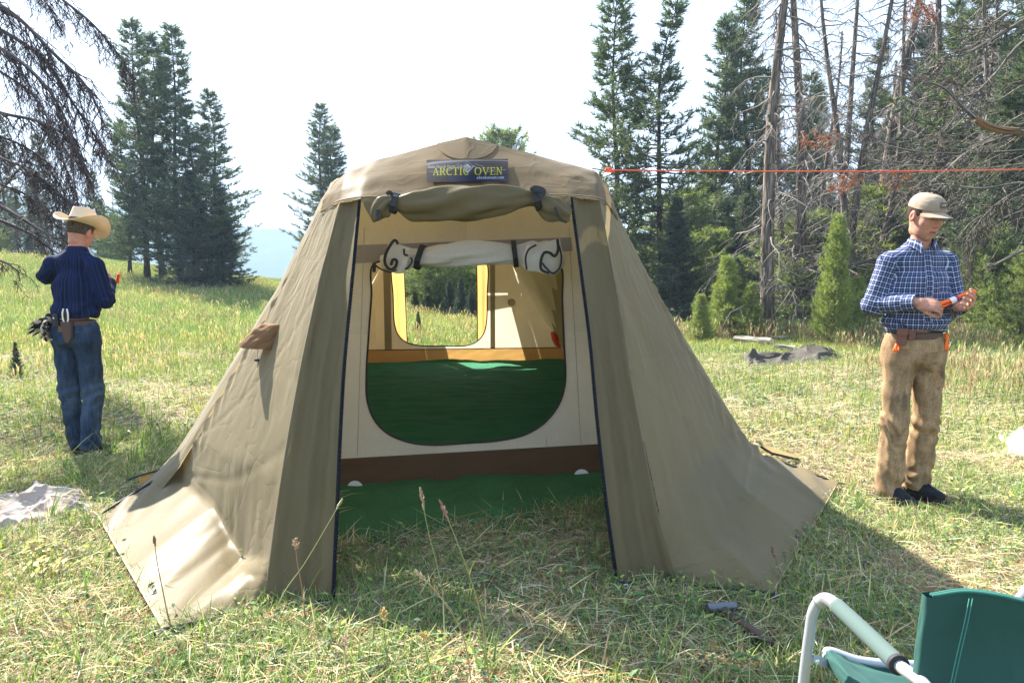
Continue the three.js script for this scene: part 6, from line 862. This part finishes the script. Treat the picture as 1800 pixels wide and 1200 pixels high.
function scatter(name, geos, dens, d0, d1, { seed = 1, size = () => 1, keep = () => true, tint = () => [1, 1, 1], squash = 1 }) {
  const r = rng(seed), lists = geos.map(() => []), area = 0.95 * (d1 * d1 - d0 * d0) + 1.2 * (d1 - d0), N = Math.round(area * dens);
  for (let k = 0; k < N; k++) { const d = Math.sqrt(lerp(d0 * d0, d1 * d1, r())), x = (r() * 2 - 1) * (0.95 * d + 0.6), z = -d; if (blocked(x, z) || !keep(x, z, r)) { r(); continue; } lists[Math.floor(r() * geos.length)].push([x, z, r() * 6.283, size(x, z, r), tint(x, z, r), (r() - 0.5) * 0.3]); }
  const m4 = new THREE.Matrix4(), q = new THREE.Quaternion(), e = new THREE.Euler(), col = new THREE.Color();
  geos.forEach((g, i) => { const L = lists[i]; if (!L.length) return; const I = shade(new THREE.InstancedMesh(g, LEAF, L.length)); I.name = numbered(name); I.userData.kind = 'stuff'; L.forEach(([x, z, a, s, t, tl], k) => { q.setFromEuler(e.set(tl, a, tl * 0.7)); I.setMatrixAt(k, m4.compose(V(x, groundY(x, z), z), q, V(s, s * squash, s))); I.setColorAt(k, col.setRGB(...t)); }); scene.add(I); });
}
{ const worn = (x, z, r) => r() < clamp(0.75 + 1.1 * noise(x * 1.7, z * 1.7, 21), 0.25, 1), dry = (x, z) => 0.5 + 0.9 * fbm(x * 0.55 + 3, z * 0.55, 5, 3), tint = (x, z, r) => { const k = clamp(dry(x, z) + 0.25 * (r() - 0.5)); return [lerp(0.82, 1.42, k), lerp(0.98, 1.2, k), lerp(0.85, 1.15, k)]; };
  const A = [1, 2, 3, 4].map((s) => tuftGeo(s, 16, 0.085, 0.065, 0.0042, 1.25, [GC.green, GC.green, GC.mid, GC.mid, GC.lime, GC.straw], 3)), A2 = [5, 6, 7].map((s) => tuftGeo(s, 14, 0.11, 0.09, 0.0065, 1.3, [GC.mid, GC.mid, GC.lime, GC.straw, GC.green], 3)), A3 = [8, 9, 10].map((s) => tuftGeo(s, 16, 0.13, 0.16, 0.010, 1.2, [GC.mid, GC.lime, GC.straw, GC.mid, GC.mid], 2));
  const Bl = [11, 12, 13].map((s) => litterGeo(s, 16, 0.09, [GC.straw, GC.straw, GC.pale, GC.pale, GC.mid, GC.rust])), C = [14, 15, 16].map((s) => herbGeo(s, 9, 0.05, 0.021, [GC.green, GC.green, GC.mid, GC.lime, GC.dark])), Cy = [17, 18].map((s) => herbGeo(s, 10, 0.05, 0.022, [[0.46, 0.36, 0.05], [0.36, 0.34, 0.06], GC.lime, GC.straw])), D = [19, 20, 21].map((s) => tuftGeo(s, 10, 0.24, 0.04, 0.008, 1.0, [GC.green, GC.mid, GC.lime], 5)), E = [22, 23, 24].map((s) => seedGeo(s, 12, 0.42, 0.14, [[0.36, 0.28, 0.14], GC.straw, [0.3, 0.2, 0.1], GC.mid, GC.rust])), Eg = [25, 26].map((s) => seedGeo(s, 14, 0.3, 0.14, [GC.mid, GC.lime, GC.straw, GC.mid]));
  scatter('short_grass', A, 1150, 1.15, 5.2, { seed: 101, tint, keep: worn, size: (x, z, r) => 0.6 + 0.7 * r() }); scatter('short_grass', A2, 380, 5.2, 13, { seed: 102, tint, keep: worn, size: (x, z, r) => 0.7 + 0.8 * r() }); scatter('meadow_grass', A3, 95, 12.5, 40, { seed: 103, tint, size: (x, z, r) => 0.6 + 0.8 * r() });
  scatter('cut_straw', Bl, 760, 1.15, 5.2, { seed: 104, keep: (x, z, r) => !(Math.abs(x - 0.2) < 1.5 && -z < 4.2) || r() < 0.45, tint: (x, z, r) => [0.9 + 0.3 * r(), 0.9 + 0.3 * r(), 0.9 + 0.2 * r()], size: (x, z, r) => 0.8 + 0.5 * r() }); scatter('cut_straw', Bl, 170, 5.2, 11, { seed: 105, size: (x, z, r) => 1.1 + 0.8 * r() });
  scatter('ground_herbs', C, 130, 1.15, 5.2, { seed: 106, size: (x, z, r) => 0.7 + 0.9 * r(), keep: (x, z) => noise(x * 1.6, z * 1.6, 3) > -0.35 }); scatter('ground_herbs', C, 45, 5.2, 12, { seed: 107, size: (x, z, r) => 1.2 + 1.2 * r() });
  scatter('yellowing_herbs', Cy, 70, 1.15, 6, { seed: 108, size: (x, z, r) => 0.8 + r(), keep: (x, z) => noise(x * 1.3, z * 1.3, 9) > 0.05 && (x > 0.9 || x < -1.4) }); scatter('yellowing_herbs', Cy, 10, 6, 14, { seed: 109, size: (x, z, r) => 0.9 + 0.8 * r(), keep: (x, z) => x > 1 });
  scatter('long_grass', D, 46, 1.15, 3.2, { seed: 110, size: (x, z, r) => 0.45 + 0.75 * r() * r(), keep: (x, z) => noise(x * 2.1, z * 2.1, 6) > -0.05 && (x < -0.85 || -z < 2.3) }); scatter('long_grass', D, 26, 3.2, 9, { seed: 111, size: (x, z, r) => 0.5 + 0.7 * r(), tint, keep: (x, z) => x < -2 && noise(x * 1.1, z * 1.1, 2) > -0.1 }); scatter('long_grass', D, 7, 3.2, 9, { seed: 113, size: (x, z, r) => 0.4 + 0.4 * r(), tint, keep: (x) => x > 1.5 });
  scatter('dry_seed_grass', E, 26, 13.2, 16, { seed: 119, size: (x, z, r) => 0.5 + 0.6 * r(), keep: (x) => x > 2.4 }); scatter('dry_seed_grass', E, 20, 11.5, 16, { seed: 114, size: (x, z, r) => 0.4 + 0.6 * r(), keep: (x, z) => x > 2.2 + 0.6 * noise(z, 4) && !(x > 3 && x < 5.7 && z > -14.5) }); scatter('dry_seed_grass', E, 16, 6.5, 9.5, { seed: 115, size: (x, z, r) => 0.5 + 0.5 * r(), keep: (x) => x > 4.3 }); scatter('dry_seed_grass', E, 3, 10, 36, { seed: 116, size: (x, z, r) => 0.4 + 0.5 * r(), keep: (x) => x < 1.5 }); scatter('dry_seed_grass', Eg, 8, 8, 34, { seed: 117, size: (x, z, r) => 0.4 + 0.5 * r(), tint, keep: (x) => x < 1.5 });
  scatter('undergrowth', [27, 28].map((s) => herbGeo(s, 46, 0.3, 0.05, [GC.green, GC.mid, GC.green, GC.dark], 0.45)), 2.6, 13.2, 18, { seed: 118, size: (x, z, r) => 0.7 + 0.9 * r(), keep: (x) => x > 3 });
}
// single stalks one can tell apart in front of the tent
function stalk(name, label, pts, headLen, headR, col, headCol, { leaves = [], r0 = 0.0024 } = {}) {
  const base = ground(...pts[0]), d = -base.z, P = pts.map(([x, y, dd], k) => k === 0 ? base.clone().add(V(0, -0.01, 0)) : at(x, y, dd ?? d - 0.02 * k)), c = curve(P, 24), g = thing(name, label, 'grass stalk', base), r = rng(pts[0][0] * 7 + pts[0][1]);
  partW('stem', new MB().tube(c, c.map((_, k) => r0 * (1.15 - 0.6 * k / 24)), 5).build(), std(...col, { transmission: 0.2, roughness: 1 }), g);
  const m = new MB(), n = 34; let len = 0; for (let k = 24; k > 0 && len < headLen; k--) len += c[k].distanceTo(c[k - 1]); const f0 = 1 - headLen / c.reduce((s, p, k) => k ? s + p.distanceTo(c[k - 1]) : 0, 0);
  for (let k = 0; k < n; k++) { const t = k / n, p = cat(c, clamp(lerp(f0, 1, t))), T = cat(c, 1).sub(cat(c, clamp(f0))).normalize(), o = V(r() - 0.5, r() - 0.5, r() - 0.5).normalize(), R = 1.3 * headR * Math.sin(0.35 + 2.5 * t), q = p.clone().addScaledVector(o, R * 0.5), e = q.clone().addScaledVector(T, 0.009 + 0.006 * r()).addScaledVector(o, R * 0.7); m.tube([q, q.clone().lerp(e, 0.5), e], [0.001, 0.0028, 0.0006], 4, jig(r, headCol, 0.35), false); }
  partW('seed_head', m.build(), LEAF, g);
  for (const [f, dx, dy, w] of leaves) { const p = cat(c, f), b = new MB(), L = Math.hypot(dx, dy), up = dy > 0 ? 0.4 : 1.2; blade(b, r, p, V(Math.sign(dx) || 1, 0, 0.35).normalize(), L, w, up, jig(r, GC.lime, 0.15), 6, 1.4); partW('leaf', b.build(), LEAF, g); }
}
{ const T = [0.30, 0.27, 0.10], B = [0.42, 0.28, 0.17], K = [0.36, 0.17, 0.12], Y = [0.50, 0.38, 0.10];
  stalk('grass_stalk', 'tall grass stalk with brown seed head before the green ground cloth, left of its pair', [[786, 1096], [772, 1010], [752, 930], [739, 858]], 0.11, 0.006, T, B);
  stalk('grass_stalk', 'tall grass stalk with reddish seed head before the green ground cloth, right of its pair', [[862, 1215], [845, 1080], [812, 975], [775, 882]], 0.08, 0.005, T, K, { leaves: [[0.55, 0.05, 0.08, 0.006]] });
  stalk('grass_stalk', 'straw stalk bent left with a pale seed head in front of the doorway', [[832, 1225], [814, 1118], [775, 1050], [734, 1006]], 0.06, 0.006, [0.40, 0.28, 0.12], [0.55, 0.42, 0.25], { leaves: [[0.4, -0.1, 0.05, 0.007]] });
  stalk('grass_stalk', 'long yellow stalk bowed almost flat over the shaded grass', [[800, 1110], [900, 1128, 2.44], [1040, 1154, 2.36], [1155, 1178, 2.3]], 0.07, 0.005, [0.34, 0.33, 0.09], [0.50, 0.30, 0.18]);
  stalk('grass_stalk', 'thin brown stalk with a forked dry head before the left door strip', [[538, 1104], [530, 1030], [522, 985], [519, 950]], 0.06, 0.010, [0.34, 0.16, 0.08], [0.48, 0.32, 0.18]);
  stalk('goldenrod', 'short goldenrod plant with yellow flower tip at the bottom, left one', [[682, 1215], [680, 1150], [675, 1110], [674, 1075]], 0.06, 0.014, [0.20, 0.22, 0.06], Y, { leaves: [[0.3, -0.06, 0.05, 0.009], [0.45, 0.05, 0.05, 0.009], [0.6, -0.04, 0.04, 0.008]], r0: 0.002 });
  stalk('goldenrod', 'short leafy goldenrod plant with yellow tip at the bottom, right one', [[762, 1222], [755, 1170], [748, 1140], [744, 1115]], 0.04, 0.013, [0.20, 0.22, 0.06], Y, { leaves: [[0.2, -0.08, 0.06, 0.012], [0.35, 0.07, 0.06, 0.012], [0.5, -0.05, 0.05, 0.01], [0.6, 0.05, 0.06, 0.01]], r0: 0.002 });
  stalk('goldenrod', 'small yellow flower stalk between hammer and bottom edge', [[1272, 1200], [1266, 1170], [1260, 1150], [1256, 1128]], 0.06, 0.01, [0.22, 0.2, 0.07], Y, { r0: 0.0016 });
  stalk('grass_stalk', 'red-brown stalk in front of the right tent skirt', [[1384, 1040], [1374, 1010], [1364, 985], [1357, 962]], 0.08, 0.005, [0.3, 0.12, 0.08], [0.34, 0.12, 0.08]);
  stalk('grass_stalk', 'slim green stalk leaning right across the lit tent skirt', [[470, 1105], [500, 1040], [535, 990], [600, 880]], 0.03, 0.003, [0.26, 0.28, 0.09], [0.36, 0.34, 0.14]);
  stalk('grass_stalk', 'thin dark stalk leaning left across the lit tent skirt', [[300, 1110], [288, 1050], [276, 990], [270, 945]], 0.05, 0.004, [0.28, 0.18, 0.09], [0.36, 0.2, 0.12]);
  stalk('grass_stalk', 'dry pale stalk standing at the bottom edge left of the doorway', [[612, 1220], [608, 1165], [606, 1140], [607, 1122]], 0.05, 0.012, [0.4, 0.28, 0.16], [0.55, 0.42, 0.3]);
}

renderer.render(scene, camera);
